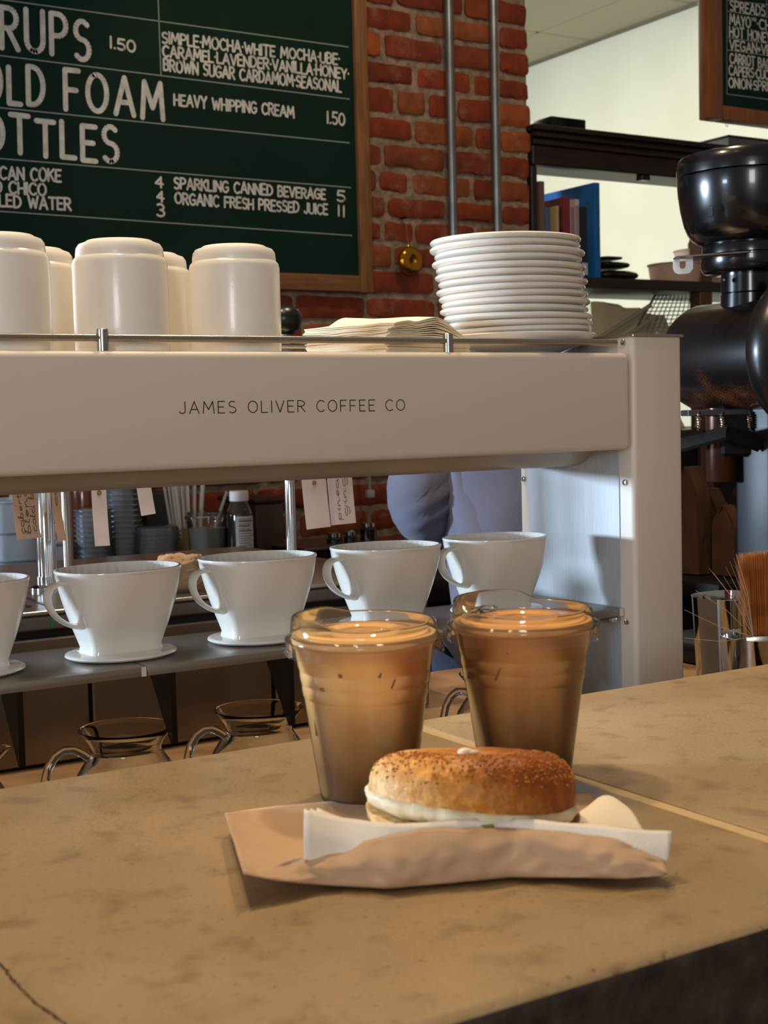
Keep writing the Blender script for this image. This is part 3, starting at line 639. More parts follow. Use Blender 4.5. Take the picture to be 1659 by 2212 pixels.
mb = MB(); mb.box(3.55 - 1.2, 3.55, YH - .02, YH + .04, hz1 + .35, hz1 + .42); obj('hanging_beam', mb, M_darkwood, t)

# pipes on the brick wall
for k, (xt, yt, xb_, yb_) in enumerate(((974, 250, 976, 520), (1070, 250, 1072, 500))):
    x = ony(xt, yt, YW - .03).x
    t = thing('conduit_pipe', ('galvanised vertical pipe on the bricks nearer the green board' if k == 0 else 'galvanised vertical pipe on the bricks nearer the wall corner'), 'pipe', (x, YW - .03, .95), 'pipes up the brick wall')
    mb = MB(); mb.tube([(x, YW - .03, .95), (x, YW - .03, 2.95)], .0118, 20); obj('tube', mb, M_conduit, t)
    for z in (1.15, 2.62):
        mb = MB(); mb.tube([(x, YW - .03, z), (x, YW - .03, z + .025)], .0135, 20); mb.box(x - .03, x + .03, YW - .012, YW - .006, z, z + .025); obj('strap', mb, M_conduit, t)

# gold bagel ornament on a string
q = ony(886, 563, YW - .03); nl = ony(874, 470, YW - .01)
t = thing('bagel_ornament', 'shiny gold bagel ornament hanging from a nail in the bricks', 'ornament', (q.x, YW - .03, q.z))
mb = MB(); prof = []
bm = bmesh.new(); nu, nv = 40, 20; vs = []
for i in range(nu):
    for j in range(nv):
        a, b = 2 * pi * i / nu, 2 * pi * j / nv; R_, r_ = .0195, .0162
        rr = R_ + r_ * cos(b) + .0012 * noise.noise(Vector((cos(a) * 3, sin(a) * 3, b)))
        vs.append((q.x + rr * cos(a), YW - .03 + r_ * .9 * sin(b), q.z + rr * sin(a)))
mb.add(vs, [[i * nv + j, ((i + 1) % nu) * nv + j, ((i + 1) % nu) * nv + (j + 1) % nv, i * nv + (j + 1) % nv] for i in range(nu) for j in range(nv)]); obj('ring', mb, M_gold, t)
mb = MB(); mb.tube([(q.x - .004, YW - .03, q.z + .034), (q.x - .004, YW - .03, q.z + .042)], .003, 10); obj('cap', mb, M_gold, t)
mb = MB(); mb.tube([(q.x - .004, YW - .03, q.z + .042), (nl.x, YW - .012, nl.z)], .0006, 6); obj('string', mb, mat('gold_thread', (150, 110, 60), .5), t)
mb = MB(); mb.tube([(nl.x, YW - .016, nl.z), (nl.x, YW + .01, nl.z)], .0028, 8); obj('nail', mb, M_black, t)

# ================================================================== on top of the machine
def mug_mesh():
    mb = MB()
    outer = [(.0, .1015), (.020, .1015), (.0265, .1018), (.0280, .1035), (.0300, .1035), (.0318, .1022), (.0375, .1000), (.0398, .0965), (.0403, .092), (.0405, .0885), (.0418, .0872), (.0430, .0855), (.0437, .082), (.0438, .03), (.0434, .004), (.0425, .0008), (.0410, .0)]
    inner = [(.0400, .0015), (.0405, .02), (.040, .08), (.036, .092), (.0, .093)]
    return mb.lathe(outer + inner, 56, cap=False)
t0 = obj('ceramic_mug', mug_mesh(), M_mug, label='x', cat='mug', group='upturned white mugs on the machine')
spots = [(ony(510, 700, 1.232).x, 1.232, 'white upturned mug at the right end of the mug row'),
         (ony(264, 700, 1.232).x, 1.232, 'white upturned mug in the middle of the front row'),
         (ony(4, 700, 1.232).x, 1.232, 'white upturned front mug cut off by the left edge'),
         (ony(320, 700, 1.318).x, 1.318, 'white upturned mug behind, between the middle and right front mugs'),
         (ony(70, 700, 1.318).x, 1.318, 'white upturned mug behind, between the two left front mugs')]
for i, (x, y, lab) in enumerate(spots):
    o = t0 if i == 0 else copy_tree(t0); o.location = (x, y, ZB1 + .0003); o['label'] = lab; o.rotation_euler.z = i * 1.1

# napkins
nc = ony(838, 750, 1.262); ang = radians(14)
for i in range(22):
    hump = 0 if i < 11 else (i - 10) / 11
    dx, dy = random.uniform(-.002, .002), random.uniform(-.002, .002); rot = ang + random.uniform(-.03, .03) + hump * .10; zb = ZB1 + .0008 + .00125 * i
    def fn(u, v, hump=hump, dx=dx, dy=dy, rot=rot, zb=zb, i=i):
        x, y = (u - .5) * .128 - hump * .004, (v - .5) * .118
        z = zb + noise.noise(Vector((u * 3, v * 3, i * .15))) * .0012 * (i / 12) + (-.0035 * max(0, (u - .72) / .28) ** 2 * i / 10)
        if hump:
            q = max(0, 1 - abs(u - .56) / .34); s = q * q * (3 - 2 * q)
            z += hump * (.014 * s + .006 * max(0, 1 - abs(u - .2) / .3) * (1 - v * .3)) * (.75 + .35 * v) - hump * .003 * max(0, (u - .82) / .18) 
        z = max(z, zb - (.0022 if hump else .0004) * (0 if i < 11 else 1) - (hump * .006))
        return (nc.x + dx + x * cos(rot) - y * sin(rot), nc.y + dy + x * sin(rot) + y * cos(rot), z)
    mb = MB().slab(fn, 22, 6, .00112)
    obj('paper_napkin', mb, M_napkin2, cat='napkin', group='napkins piled on the machine', base=(nc.x, nc.y, zb), label='cream paper napkin in the pile between mugs and saucers on the machine')

# saucers
def saucer():
    return MB().lathe([(0, .0032), (.030, .0032), (.0305, .0), (.0335, .0), (.035, .0035), (.052, .0058), (.072, .0112), (.0805, .0136), (.0828, .0152), (.0832, .0172), (.0820, .0187), (.0800, .0188), (.070, .0160), (.050, .0098), (.036, .0066), (0, .0064)], 72, cap=False)
bt, tp = ony(1119, 715, 1.262), ony(1091, 530, 1.250)
NS = 14; zb_ = 1.3685; pitch = (1.4845 - .0188 - zb_) / (NS - 1)
rv = Vector((RGT.x, RGT.y, 0))
bowl = MB().lathe([(0, .003), (.040, .003), (.041, 0), (.045, 0), (.047, .003), (.068, .0095), (.082, .0165), (.0865, .0200), (.0872, .0220), (.0858, .0235), (.083, .0230), (.066, .0160), (.045, .0125), (0, .012)], 72, cap=False)
bo = obj('shallow_bowl', bowl, M_ceramic, label='wide shallow white bowl under the saucer stack', cat='bowl'); bo.location = (bt.x, bt.y, ZB1 + .0003)
s0 = None
ords = ['lowest', 'second from the bottom', 'third from the bottom', 'fourth from the bottom', 'fifth from the bottom', 'sixth from the bottom', 'seventh from the bottom', 'seventh from the top', 'sixth from the top', 'fifth from the top', 'fourth from the top', 'third from the top', 'second from the top', 'topmost']
wob = [0, .0005, .001, -.001, .001, .0, -.001, .001, -.0005, .001, -.001, .0015, -.001, 0]
for i in range(NS):
    if s0 is None: s0 = obj('saucer', saucer(), M_ceramic, cat='saucer', group='stacked white saucers'); o = s0
    else: o = copy_tree(s0)
    f = i / (NS - 1); p = bt.lerp(tp, f) + rv * (wob[i] * 1.6)
    o.location = (p.x, p.y, zb_ + pitch * i); o['label'] = f'white saucer, {ords[i]} in the stack on the machine'
    o.rotation_euler = (random.uniform(-.006, .006), -.012 * (1 - f) + random.uniform(-.004, .004), i)

# ================================================================== drippers and servers
def ring_pts(a, b, n, seg, z, rib=0.0):
    out = []
    for k in range(seg):
        t_ = 2 * pi * k / seg; c, s = cos(t_), sin(t_); q = 1 + (rib * (0.5 + .5 * cos(44 * t_)))
        out.append((a * q * math.copysign(abs(c) ** (2 / n), c), b * q * math.copysign(abs(s) ** (2 / n), s), z))
    return out
def dripper():
    t = thing('coffee_dripper', 'x', 'coffee dripper', group='white drippers on the shelf')
    seg = 176; rings = []
    zs = [.0055, .0075, .011, .02, .03, .042, .055, .068, .078, .0815]
    for z in zs:
        f = max(0, (z - .0055) / .0763); fl = .0035 * max(0, 1 - (z - .0055) / .006)
        rings.append(ring_pts(0.0340 + .0258 * f ** .95 + fl, .0185 + .0315 * f ** .95 + fl, 5.5 - 3.3 * f, seg, z))
    rings.append(ring_pts(.0608, .0512, 2.15, seg, .0832)); rings.append(ring_pts(.0604, .0508, 2.15, seg, .0846)); rings.append(ring_pts(.0582, .0488, 2.15, seg, .0848))
    for z in (.083, .078, .062, .045, .028, .014):
        f = (z - .0055) / .0763
        rings.append(ring_pts(.0305 + .0262 * f ** .95, .0150 + .0322 * f ** .95, 4.2 - 2.0 * f, seg, z, rib=-.035 if z < .08 else 0))
    vs = [p for r in rings for p in r]; n = len(rings)
    fs = [[i * seg + k, i * seg + (k + 1) % seg, (i + 1) * seg + (k + 1) % seg, (i + 1) * seg + k] for i in range(n - 1) for k in range(seg)] + [list(range(seg)), [(n - 1) * seg + k for k in range(seg)]]
    obj('cone', MB().add(vs, fs), M_ceramic, t, angle=50)
    def sc(r, z, a): return r, z
    mb = MB(); mb.lathe([(0, .0), (.044, 0), (.0515, .0012), (.0538, .003), (.0532, .0048), (.050, .0056), (0, .0062)], 64, cap=False)
    for v in mb.v: v.y *= .9
    obj('base_plate', mb, M_ceramic, t, angle=60)
    P = [(-.050, 0, .0735), (-.060, 0, .0742), (-.0675, 0, .0722), (-.0715, 0, .067), (-.0725, 0, .0605), (-.0705, 0, .0525), (-.0655, 0, .0445), (-.0585, 0, .0385), (-.051, 0, .0345), (-.042, 0, .0325)]
    Q = []
    for i in range(len(P) - 1):
        for k in range(4):
            p_ = [Vector(P[max(i - 1, 0)]), Vector(P[i]), Vector(P[i + 1]), Vector(P[min(i + 2, len(P) - 1)])]; s = k / 4
            Q.append(.5 * (2 * p_[1] + (p_[2] - p_[0]) * s + (2 * p_[0] - 5 * p_[1] + 4 * p_[2] - p_[3]) * s * s + (3 * p_[1] - p_[0] - 3 * p_[2] + p_[3]) * s ** 3))
    Q.append(Vector(P[-1])); nq = len(Q)
    rr = [.0062 + .003 * max(0, 1 - i / 5) + .003 * max(0, 1 - (nq - 1 - i) / 5) for i in range(nq)]
    obj('handle', MB().tube(Q, rr, 16, flat=(.36, 1.35)), M_ceramic, t)
    return t
d0 = dripper()
YD = 1.252
dp = [(255, 'white ceramic dripper second from the left, fully in view with its handle'), (557, 'white ceramic dripper just left of the lighter iced coffee'), (834, 'white ceramic dripper rising behind the lighter iced coffee'), (1071, 'white ceramic dripper at the right end, nearest the aluminium sheet'), (-86, 'white ceramic dripper cut off by the left edge of the photo')]
for i, (px, lab) in enumerate(dp):
    o = d0 if i == 0 else copy_tree(d0); p = ony(px, 1225, YD); o.location = (p.x, YD, ZS + .0003); o['label'] = lab; o.rotation_euler.z = (.10, .02, .0, -.03, .05)[i]

def server():
    t = thing('glass_server', 'x', 'glass server', group='glass servers under the drippers')
    sp = lambda r, z, a: ((r + (.0075 * max(0, (z - .058) / .02) * math.exp(-((a if a < pi else a - 2 * pi) / .16) ** 2))), z - (.002 * max(0, (z - .058) / .02) * math.exp(-((a if a < pi else a - 2 * pi) / .16) ** 2)))
    out = [(0, .0), (.042, .0), (.048, .003), (.0505, .010), (.0505, .022), (.047, .036), (.0385, .049), (.0335, .0565), (.0330, .0605), (.0355, .066), (.0410, .0735), (.0440, .0772)]
    inn = [(.0448, .0785), (.0440, .0793), (.0425, .0783), (.0392, .0743), (.0338, .0672), (.0312, .0612), (.0314, .0562), (.0362, .0482), (.0447, .0352), (.0482, .022), (.0482, .0105), (.046, .0055), (.042, .003), (0, .003)]
    obj('jug', MB().lathe(out + inn, 72, cap=False, mod=sp), M_glass, t, angle=60)
    P = [(-.037, 0, .0545), (-.043, 0, .0600), (-.052, 0, .0655), (-.062, 0, .0665), (-.071, 0, .062), (-.078, 0, .053), (-.0815, 0, .041), (-.0815, 0, .028), (-.076, 0, .018), (-.066, 0, .013), (-.056, 0, .0125), (-.0502, 0, .014)]
    obj('handle', MB().tube(P, .0042, 14), M_glass, t)
    return t
v0 = server()
for i, (px, lab) in enumerate(((272, 'clear glass server under the second dripper from the left'), (560, 'clear glass server left of the lighter iced coffee'), (1080, 'clear glass server mostly hidden behind the two iced coffees, handle showing between them'), (-102, 'clear glass server cut off by the left edge'), (822, 'clear glass server hidden behind the lighter iced coffee, only its handle edge showing'))):
    o = v0 if i == 0 else copy_tree(v0); p = ony(px, 1590, 1.247); o.location = (p.x, 1.247, ZL + .0003); o['label'] = lab; o.rotation_euler.z = (.05, .08, .1, 0, .1)[i]

# ================================================================== iced coffees
def iced_coffee(loc, label, bump_dir, coffee, seedv, bh=.007):
    t = thing('iced_coffee', label, 'iced coffee', loc, 'iced coffees on the bar')
    prof = [(0, .0035), (.0265, .003), (.0285, .0005), (.0298, .0), (.0308, .0015), (.0314, .006), (.0396, .0645), (.0399, .0655), (.0405, .0664), (.0412, .0732), (.0411, .0740), (.0417, .0749), (.0424, .0818), (.0423, .0826), (.0429, .0835), (.0455, .0985), (.0478, .1000), (.0488, .1012), (.0488, .1024)]
    L = Vector(loc)
    def at(pr, seg=72, mod=None): 
        mb = MB(); mb.lathe(pr, seg, c=L, cap=False, mod=mod); return mb
    obj('cup', at(prof), M_cupfilm, t, angle=50)
    fl = [(0, .0045), (.0268, .0045), (.0288, .0022), (.0300, .0022), (.0306, .0065)] + [(r - .0007, z) for r, z in prof[6:15]] + [(.0446, .0980), (.0462, .1000), (.0466, .1035), (.0460, .1056), (.0440, .1060), (.030, .1062), (0, .1062)]
    liq = obj('coffee', at(fl), coffee, t, angle=50, label='milky iced coffee filling the cup')
    rnd = random.Random(seedv)
    # lid
    bd = bump_dir
    def lm(r, z, a):
        q = math.cos(a - bd); b_ = max(0, min(1, (q - .25) / .45)); b_ = b_ * b_ * (3 - 2 * b_)
        if z > .1110 and r > .0405: z += bh * b_
        if z < .0985 and r > .0490: r += .0008 * cos(40 * a)
        return r, z
    lid = [(.0500, .0925), (.0507, .0940), (.0500, .0975), (.0506, .1000), (.0510, .1022), (.0507, .1038), (.0490, .1048), (.0478, .1052), (.0472, .1080), (.0464, .1118), (.0456, .1132), (.0442, .1138), (.0428, .1133), (.0420, .1120), (.0412, .1085), (.0400, .1072), (.0300, .1068), (.0290, .1080), (.0200, .1085), (.0190, .1072), (0, .1070)]
    ld = obj('lid', at(lid, 132, lm), M_film, t, angle=60, label='clear plastic sip lid')
    a = bd; c = L + Vector((.031 * cos(a), .031 * sin(a), .1094))
    obj('sip_tab', MB().box(-.011, .011, -.006, .006, -.0012, .0025, .002, 2, M=Matrix.Translation(c) @ Matrix.Rotation(a + pi / 2, 4, 'Z')), M_film, ld)
    return t, L
camdir = math.atan2(-.85, -.53)
c1, L1 = iced_coffee(tuple(onz(795, 1715, ZC + .0003)), 'paler iced latte in clear lidded cup, left of the two iced coffees', pi * .80, M_latte, 1, .0042)
c2, L2 = iced_coffee(tuple(onz(1135, 1672, ZC + .0003)), 'browner iced coffee in clear lidded cup, right of the two, behind the bagel', pi * .62, M_latte2, 2)
def ice(t, L, px, py, w, h, rot):
    """a corner of an ice cube pressed against the cup wall"""
    d = ray(px, py); o = CAM - L; A = d.x * d.x + d.y * d.y
    s = 0.9 * 1
    for _ in range(30):
        p = CAM + d * s; z = p.z - L.z; r = .0306 + (z - .0065) * (.0392 - .0306) / .0575 if z < .064 else .0405 + (z - .066) * .13
        B = 2 * (o.x * d.x + o.y * d.y); Cc = o.x ** 2 + o.y ** 2 - (r - .0004) ** 2; disc = B * B - 4 * A * Cc
        if disc < 0: return
        s = (-B - sqrt(disc)) / (2 * A)
    p = CAM + d * s; n = Vector((p.x - L.x, p.y - L.y, 0)).normalized(); k = s / FPX
    Mx = Matrix.Translation(p - n * .0018) @ n.to_track_quat('X', 'Z').to_matrix().to_4x4() @ Matrix.Rotation(rot, 4, 'X')
    obj('ice_corner', MB().box(-.002, .002, -w * k / 2, w * k / 2, -h * k / 2, h * k / 2, min(w, h) * k * .3, 2, M=Mx), M_ice, t)
for q in ((735, 1460, 12, 12, .2), (821, 1459, 7, 13, -.3), (695, 1490, 15, 10, .3), (850, 1478, 4, 22, -.45), (680, 1560, 5, 60, .05)): ice(c1, L1, *q)
for q in ((1075, 1456, 6, 34, -.45), (1010, 1462, 6, 6, 0), (1096, 1412, 5, 5, .3)): ice(c2, L2, *q)

# ================================================================== paper bag, napkins, bagel
def lerp_list(P, u):
    for (xa, ya), (xb, yb) in zip(P, P[1:]):
        if u <= xb or (xb, yb) == P[-1]: return ya + (yb - ya) * (u - xa) / (xb - xa)
Fx = [(0, 525), (1, 1437)]
Fy = [(525, 1886), (560, 1895), (600, 1903), (700, 1913), (835, 1922), (960, 1912), (1100, 1897), (1250, 1898), (1350, 1900), (1437, 1891)]
def Fp(u):
    x = 525 + 912 * u; z = ZC + .0012 + .016 * max(0, 1 - u / .26) ** 1.5 + .004 * max(0, (u - .6) / .4)
    return onz(x, lerp_list(Fy, x), z), x
Lx = [(0, 530), (.16, 672), (.34, 836), (.47, 951), (.6, 1079), (.75, 1207), (.89, 1335), (1, 1436)]
Ly = [(525, 1884), (600, 1866), (672, 1842), (760, 1822), (836, 1805), (900, 1793), (951, 1787), (1079, 1788), (1207, 1797), (1335, 1815), (1436, 1857)]
Bx = [(0, 486), (.15, 600), (.4, 820), (.7, 1100), (1, 1272)]
By = [(480, 1757), (600, 1741), (820, 1722), (1100, 1712), (1272, 1713)]
def bagfn(u, v):
    F, fx = Fp(u); D = (F - CAM).dot(FWD)
    lx = lerp_list(Lx, u); Lp = atd(lx, lerp_list(Ly, lx), D + .012 - .004 * u)
    bx = lerp_list(Bx, u); B = onz(bx, lerp_list(By, bx), ZC + .0016 + .013 * max(0, 1 - u / .16) ** 2)
    cr = noise.noise(Vector((u * 9, v * 4, 2.3))) * .0016 + noise.noise(Vector((u * 24, v * 9, 7.1))) * .0008
    if v < .55:
        f = v / .55; p = B.lerp(F + Vector((0, 0, .0006)), f); p.z = max(p.z + cr * .5 * f * (1 - f) * 4 * (0.4 + 2 * max(0, .3 - u)), ZC + .0006)
    else:
        f = (v - .55) / .45; p = F.lerp(Lp, f); n = Vector((-FWD.x, -FWD.y, 0)); p += n * (.0055 * sin(pi * f) * min(1, u * 5) + cr * 3.0 * min(1, f * 4) + abs(noise.noise(Vector((u * 14 + v * 3, v * 5, 4.4)))) * .004 * sin(pi * f))
        p.z = max(p.z, ZC + .0007)
    return p
mb = MB()
NU, NV = 90, 44; vs = [bagfn(i / NU, j / NV) for i in range(NU + 1) for j in range(NV + 1)]
mb.add(vs, [[i * (NV + 1) + j, (i + 1) * (NV + 1) + j, (i + 1) * (NV + 1) + j + 1, i * (NV + 1) + j + 1] for i in range(NU) for j in range(NV)])
bag = obj('paper_bag', mb, M_kraft, label='torn open brown kraft paper bag under the bagel', cat='paper bag', base=tuple(onz(900, 1830, ZC)), angle=80)
md = bag.modifiers.new('thickness', 'SOLIDIFY'); md.thickness = .0004; md.offset = 0
Tx0, Tx1 = 657, 1451
Ty = [(650, 1746), (721, 1764), (800, 1774), (860, 1779), (913, 1777), (983, 1771), (1079, 1767), (1162, 1771), (1271, 1783), (1360, 1789), (1451, 1795)]
def napfn(k):
    def fn(u, v):
        fx = (Tx0 + 14 * k) + (Tx1 - 10 * k - Tx0 - 14 * k) * u; uu = max(0, min(1, (fx - 525) / 912)); F, _ = Fp(uu); D = (F - CAM).dot(FWD)
        F = F + Vector((FWD.x, FWD.y, 0)) * (.008 + .0035 * k); F.z = ZC + .0042 + .0010 * k + .012 * max(0, 1 - u / .2)
        wv = noise.noise(Vector((u * 7, k * 3.1, v))) * .0012
        T = atd(fx, lerp_list(Ty, fx) + 2 * k - 6 * k * max(0, 1 - u / .12), D + .019 + .0035 * k - .004 * uu)
        Bk = F + Vector((FWD.x, FWD.y, 0)) * .05; Bk.z = ZC + .0030 + .0010 * k
        if v < .4: p = Bk.lerp(F, v / .4)
        else: p = F.lerp(T, (v - .4) / .6) + Vector((-FWD.x, -FWD.y, 0)) * (.004 * sin(pi * (v - .4) / .6)) + Vector((0, 0, wv * (v - .4)))
        p += Vector((FWD.x, FWD.y, 0)) * wv
        return p
    return fn
for k, lab in enumerate(('white tissue napkin just inside the kraft bag front', 'white tissue napkin second layer inside the bag front', 'white tissue napkin inner layer against the bagel')):
    f = napfn(k); vs = [f(i / 60, j / 20) for i in range(61) for j in range(21)]
    mb = MB().add(vs, [[i * 21 + j, (i + 1) * 21 + j, (i + 1) * 21 + j + 1, i * 21 + j + 1] for i in range(60) for j in range(20)])
    o = obj('tissue_napkin', mb, M_napkin, label=lab, cat='napkin', group='napkins under the bagel', base=tuple(onz(900, 1830, ZC)), angle=80)
    md = o.modifiers.new('thickness', 'SOLIDIFY'); md.thickness = .0005; md.offset = 0
# corner of a folded napkin at the right of the bagel
def corner(u, v):
    a, b, c, d = atd(1225, 1798, .790), atd(1392, 1800, .800), atd(1268, 1748, .835), atd(1345, 1738, .845)
    p = a.lerp(b, u).lerp(c.lerp(d, u), v); p.z += .005 * sin(pi * u) * (.3 + v) + .003 * sin(pi * v); return p
vs = [corner(i / 16, j / 12) for i in range(17) for j in range(13)]
o = obj('folded_napkin', MB().add(vs, [[i * 13 + j, (i + 1) * 13 + j, (i + 1) * 13 + j + 1, i * 13 + j + 1] for i in range(16) for j in range(12)]), M_napkin2, label='cream folded napkin corner poking out right of the bagel', cat='napkin', base=tuple(onz(1300, 1780, ZC)), angle=80)
md = o.modifiers.new('thickness', 'SOLIDIFY'); md.thickness = .0012; md.offset = 0

bc = atd(1022, 1795, .800); bc.z = ZC + .0075
t = thing('bagel_sandwich', 'toasted bagel with cream cheese filling on napkins and kraft bag', 'bagel', tuple(bc)); t.rotation_euler.z = -YAW
def ringmesh(R, a, zt, zb, pw, lump, sd, nu=110, nv=40, cut=0.0):
    """bun half: domed ring, zt high at the crest and flat at zb, small hole"""
    mb = MB(); vs = []
    for i in range(nu):
        th = 2 * pi * i / nu
        for j in range(nv):
            ph = 2 * pi * j / nv; c, s = cos(ph), sin(ph)
            rr = R + a * math.copysign(abs(c) ** .85, c); z = zb + (zt - zb) * (abs(s) ** pw if s > 0 else 0) - (0 if s > 0 else (abs(s)) * .0012)
            L_ = noise.noise(Vector((cos(th) * 1.6 + sd, sin(th) * 1.6, ph * .6))) * lump
            rr += L_; z += L_ * .5 * max(0, s) + noise.noise(Vector((rr * 90, th * 6, z * 90 + sd))) * .0005
            vs.append((rr * cos(th), rr * sin(th) * .96, z))
    return mb.add(vs, [[i * nv + j, ((i + 1) % nu) * nv + j, ((i + 1) % nu) * nv + (j + 1) % nv, i * nv + (j + 1) % nv] for i in range(nu) for j in range(nv)])
def local(mb): 
    for v in mb.v: v.z *= 1 - 3.4 * (v.y + .033); v += bc
    return mb
tb = ringmesh(.0330, .0268, .0490, .0228, .70, .0016, 3)
for v in tb.v: v.z += -.105 * v.x * (1 - max(0, v.z - .022) / .034)
top = obj('top_half', local(tb), M_bagel, t, angle=80, label='golden crust darker toasted at the right')
bb = ringmesh(.0330, .0275, .0030, .0155, .0, .001, 9)
mb = MB(); vs = []; nu, nv = 110, 24
bb = MB()
for i in range(nu):
    th = 2 * pi * i / nu
    for j in range(nv):
        ph = 2 * pi * j / nv; c, s = cos(ph), sin(ph); rr = .0330 + .0282 * math.copysign(abs(c) ** .8, c) + noise.noise(Vector((cos(th) * 2, sin(th) * 2, 4))) * .0012
        z = .0155 * (1 if s > 0 else 1 - abs(s) ** .75); z = .0115 if s > 0.3 else z * .73
        bb.v.append(Vector((rr * cos(th), rr * sin(th) * .96, max(.0005, z - .075 * rr * cos(th) * (z / .0115)))))
bb.f = [[i * nv + j, ((i + 1) % nu) * nv + j, ((i + 1) % nu) * nv + (j + 1) % nv, i * nv + (j + 1) % nv] for i in range(nu) for j in range(nv)]
obj('bottom_half', local(bb), M_bagel, t, angle=80)
cc = MB()
for i in range(nu):
    th = 2 * pi * i / nu
    for j in range(nv):
        ph = 2 * pi * j / nv; c, s = cos(ph), sin(ph); ov = .0006 + noise.noise(Vector((cos(th) * 3.2, sin(th) * 3.2, 11))) * .0042 + noise.noise(Vector((cos(th) * 9, sin(th) * 9, 5))) * .0026 + noise.noise(Vector((cos(th) * 17, sin(th) * 17, ph))) * .0012
        rr = .0330 + (.0272 + ov * (1 if c > 0 else 0)) * math.copysign(abs(c) ** .7, c)
        z = .0180 + .0084 * s + (noise.noise(Vector((cos(th) * 7, sin(th) * 7, ph))) * .0010)
        cc.v.append(Vector((rr * cos(th), rr * sin(th) * .96, z - .098 * rr * cos(th))))
cc.f = list(bb.f)
obj('cream_cheese', local(cc), M_cream_cheese, t, angle=80)
mb = MB(); mb.box(-.014, .008, -.0604, -.035, .0135, .0172, .0012, 2); mb.box(.000, .016, -.0596, -.035, .0118, .0154, .0012, 2); obj('cucumber_slice', local(mb), M_pickle, t)
mb = MB(); mb.ball((-.0040, -.014, .0500), 0.0048, (1, .9, .6)); mb.ball((.0002, -.016, .0500), 0.0034, (1.1, .8, .5)); obj('cream_blob', local(mb), M_cream_cheese, t, label='dab of cream cheese squeezed through the hole')
rnd = random.Random(11); mb = MB()
for k in range(1500):
    th = rnd.uniform(pi * .95, 2.05 * pi); ph = rnd.uniform(.3, 2.6)
    if rnd.random() > .25 + .75 * max(0, min(1, .45 + cos(th) * .6 + (sin(ph) - .6))): continue
    c, s = cos(ph), sin(ph); rr = .0330 + .0268 * math.copysign(abs(c) ** .85, c) + noise.noise(Vector((cos(th) * 1.6 + 3, sin(th) * 1.6, ph * .6))) * .0016; z = .0228 + .0262 * s ** .70; z -= .105 * rr * cos(th) * (1 - max(0, z - .022) / .034)
    mb.ball((rr * cos(th), rr * sin(th) * .96, z + .0002), rnd.uniform(.0004, .0010), (1.2, 1, .8), 6, 4)
obj('crust_crumbs', local(mb), mat('toasted_crumbs', (206, 134, 58), .6, var=(160, 88, 30), vscale=150), t, kind='stuff')
mb = MB()
for k in range(60):
    th = rnd.uniform(pi, 2 * pi); ph = rnd.uniform(.35, 2.4); c, s = cos(ph), sin(ph); rr = .0330 + .0268 * math.copysign(abs(c) ** .85, c); z = .0228 + .0262 * s ** .70; z -= .105 * rr * cos(th) * (1 - max(0, z - .022) / .034)
    mb.ball((rr * cos(th), rr * sin(th) * .96, z + .0001), rnd.uniform(.0003, .0007), (1.4, 1, .7), 6, 4)
obj('crust_flecks', local(mb), mat('dark_fleck', (86, 62, 30), .7), t, kind='stuff')

# ================================================================== behind the machine
YBK = 2.6
t = thing('back_counter', 'dark back counter along the brick wall behind the machine', 'counter', (1.2, 2.7, 0))
mb = MB(); mb.box(.1, 2.3, 2.42, 2.93, .90, .95, .003, 2); obj('top', mb, M_darkwood, t)
mb = MB(); mb.box(.12, 2.28, 2.46, 2.92, 0, .90); obj('cabinet', mb, M_blackm, t)
ZB = .9505
# tap columns on the drawer cabinet
ZT = 1.0947
def column(x, y, r, top, mt, label, black_top=False):
    t = thing('tap_column', label, 'tap', (x, y, ZT))
    obj('base_flange', MB().lathe([(0, ZT), (r * 1.9, ZT), (r * 1.9, ZT + .003), (r * 1.5, ZT + .005), (r * 1.15, ZT + .006), (r * 1.15, ZT + .016), (0, ZT + .016)], 32, c=(x, y, 0), cap=False), mt, t)
    obj('pole', MB().lathe([(0, ZT + .004), (r, ZT + .004), (r, top), (r * .9, top + .002), (0, top + .002)], 32, c=(x, y, 0), cap=False), mt, t)
    if black_top:
        obj('domed_cap', MB().lathe([(0, top - .024), (.012, top - .023), (.0205, top - .016), (.0242, top - .006), (.0238, top + .003), (.0195, top + .0105), (.0115, top + .0155), (0, top + .017)], 32, c=(x, y, 0), cap=False), M_black, t)
    else:
        obj('spout', MB().tube([(x, y, top - .02), (x, y - .03, top - .016), (x, y - .045, top - .022), (x, y - .05, top - .035)], r * .45, 12), mt, t)
    return t
k1 = onz(103, 1272, ZT); column(k1.x, k1.y, .0118, 1.335, M_chrome, 'thick bright chrome tap column at the left behind the drippers')
k3 = onz(150, 1262, ZT); column(k3.x, k3.y, .0062, 1.33, M_darksteel, 'thin dark steel column right of the thick chrome column')
k2 = ony(627, 1100, 1.70); column(k2.x, k2.y, .0072, 1.432, M_chrome, 'slim chrome column with black domed cap, beside the stained tag with eyelet', True)
t = thing('tag_rail', 'thin steel rail behind the machine that holds the hanging tags', 'rail', (.7, k1.y + .03, 1.27))
rY = lambda x: k1.y + (x - k1.x) * (k2.y - k1.y) / (k2.x - k1.x)
mb = MB(); mb.tube([(.30, rY(.30), 1.275), (1.06, rY(1.06), 1.275)], .003, 10); obj('rod', mb, M_steel, t)
for kk_ in (k1, k2):
    mb = MB(); mb.lathe([(.0155, 1.268), (.0155, 1.282), (.0068, 1.282), (.0068, 1.268), (.0155, 1.268)], 24, c=(kk_.x, kk_.y, 0), cap=False); obj('clamp', mb, M_steel, t)
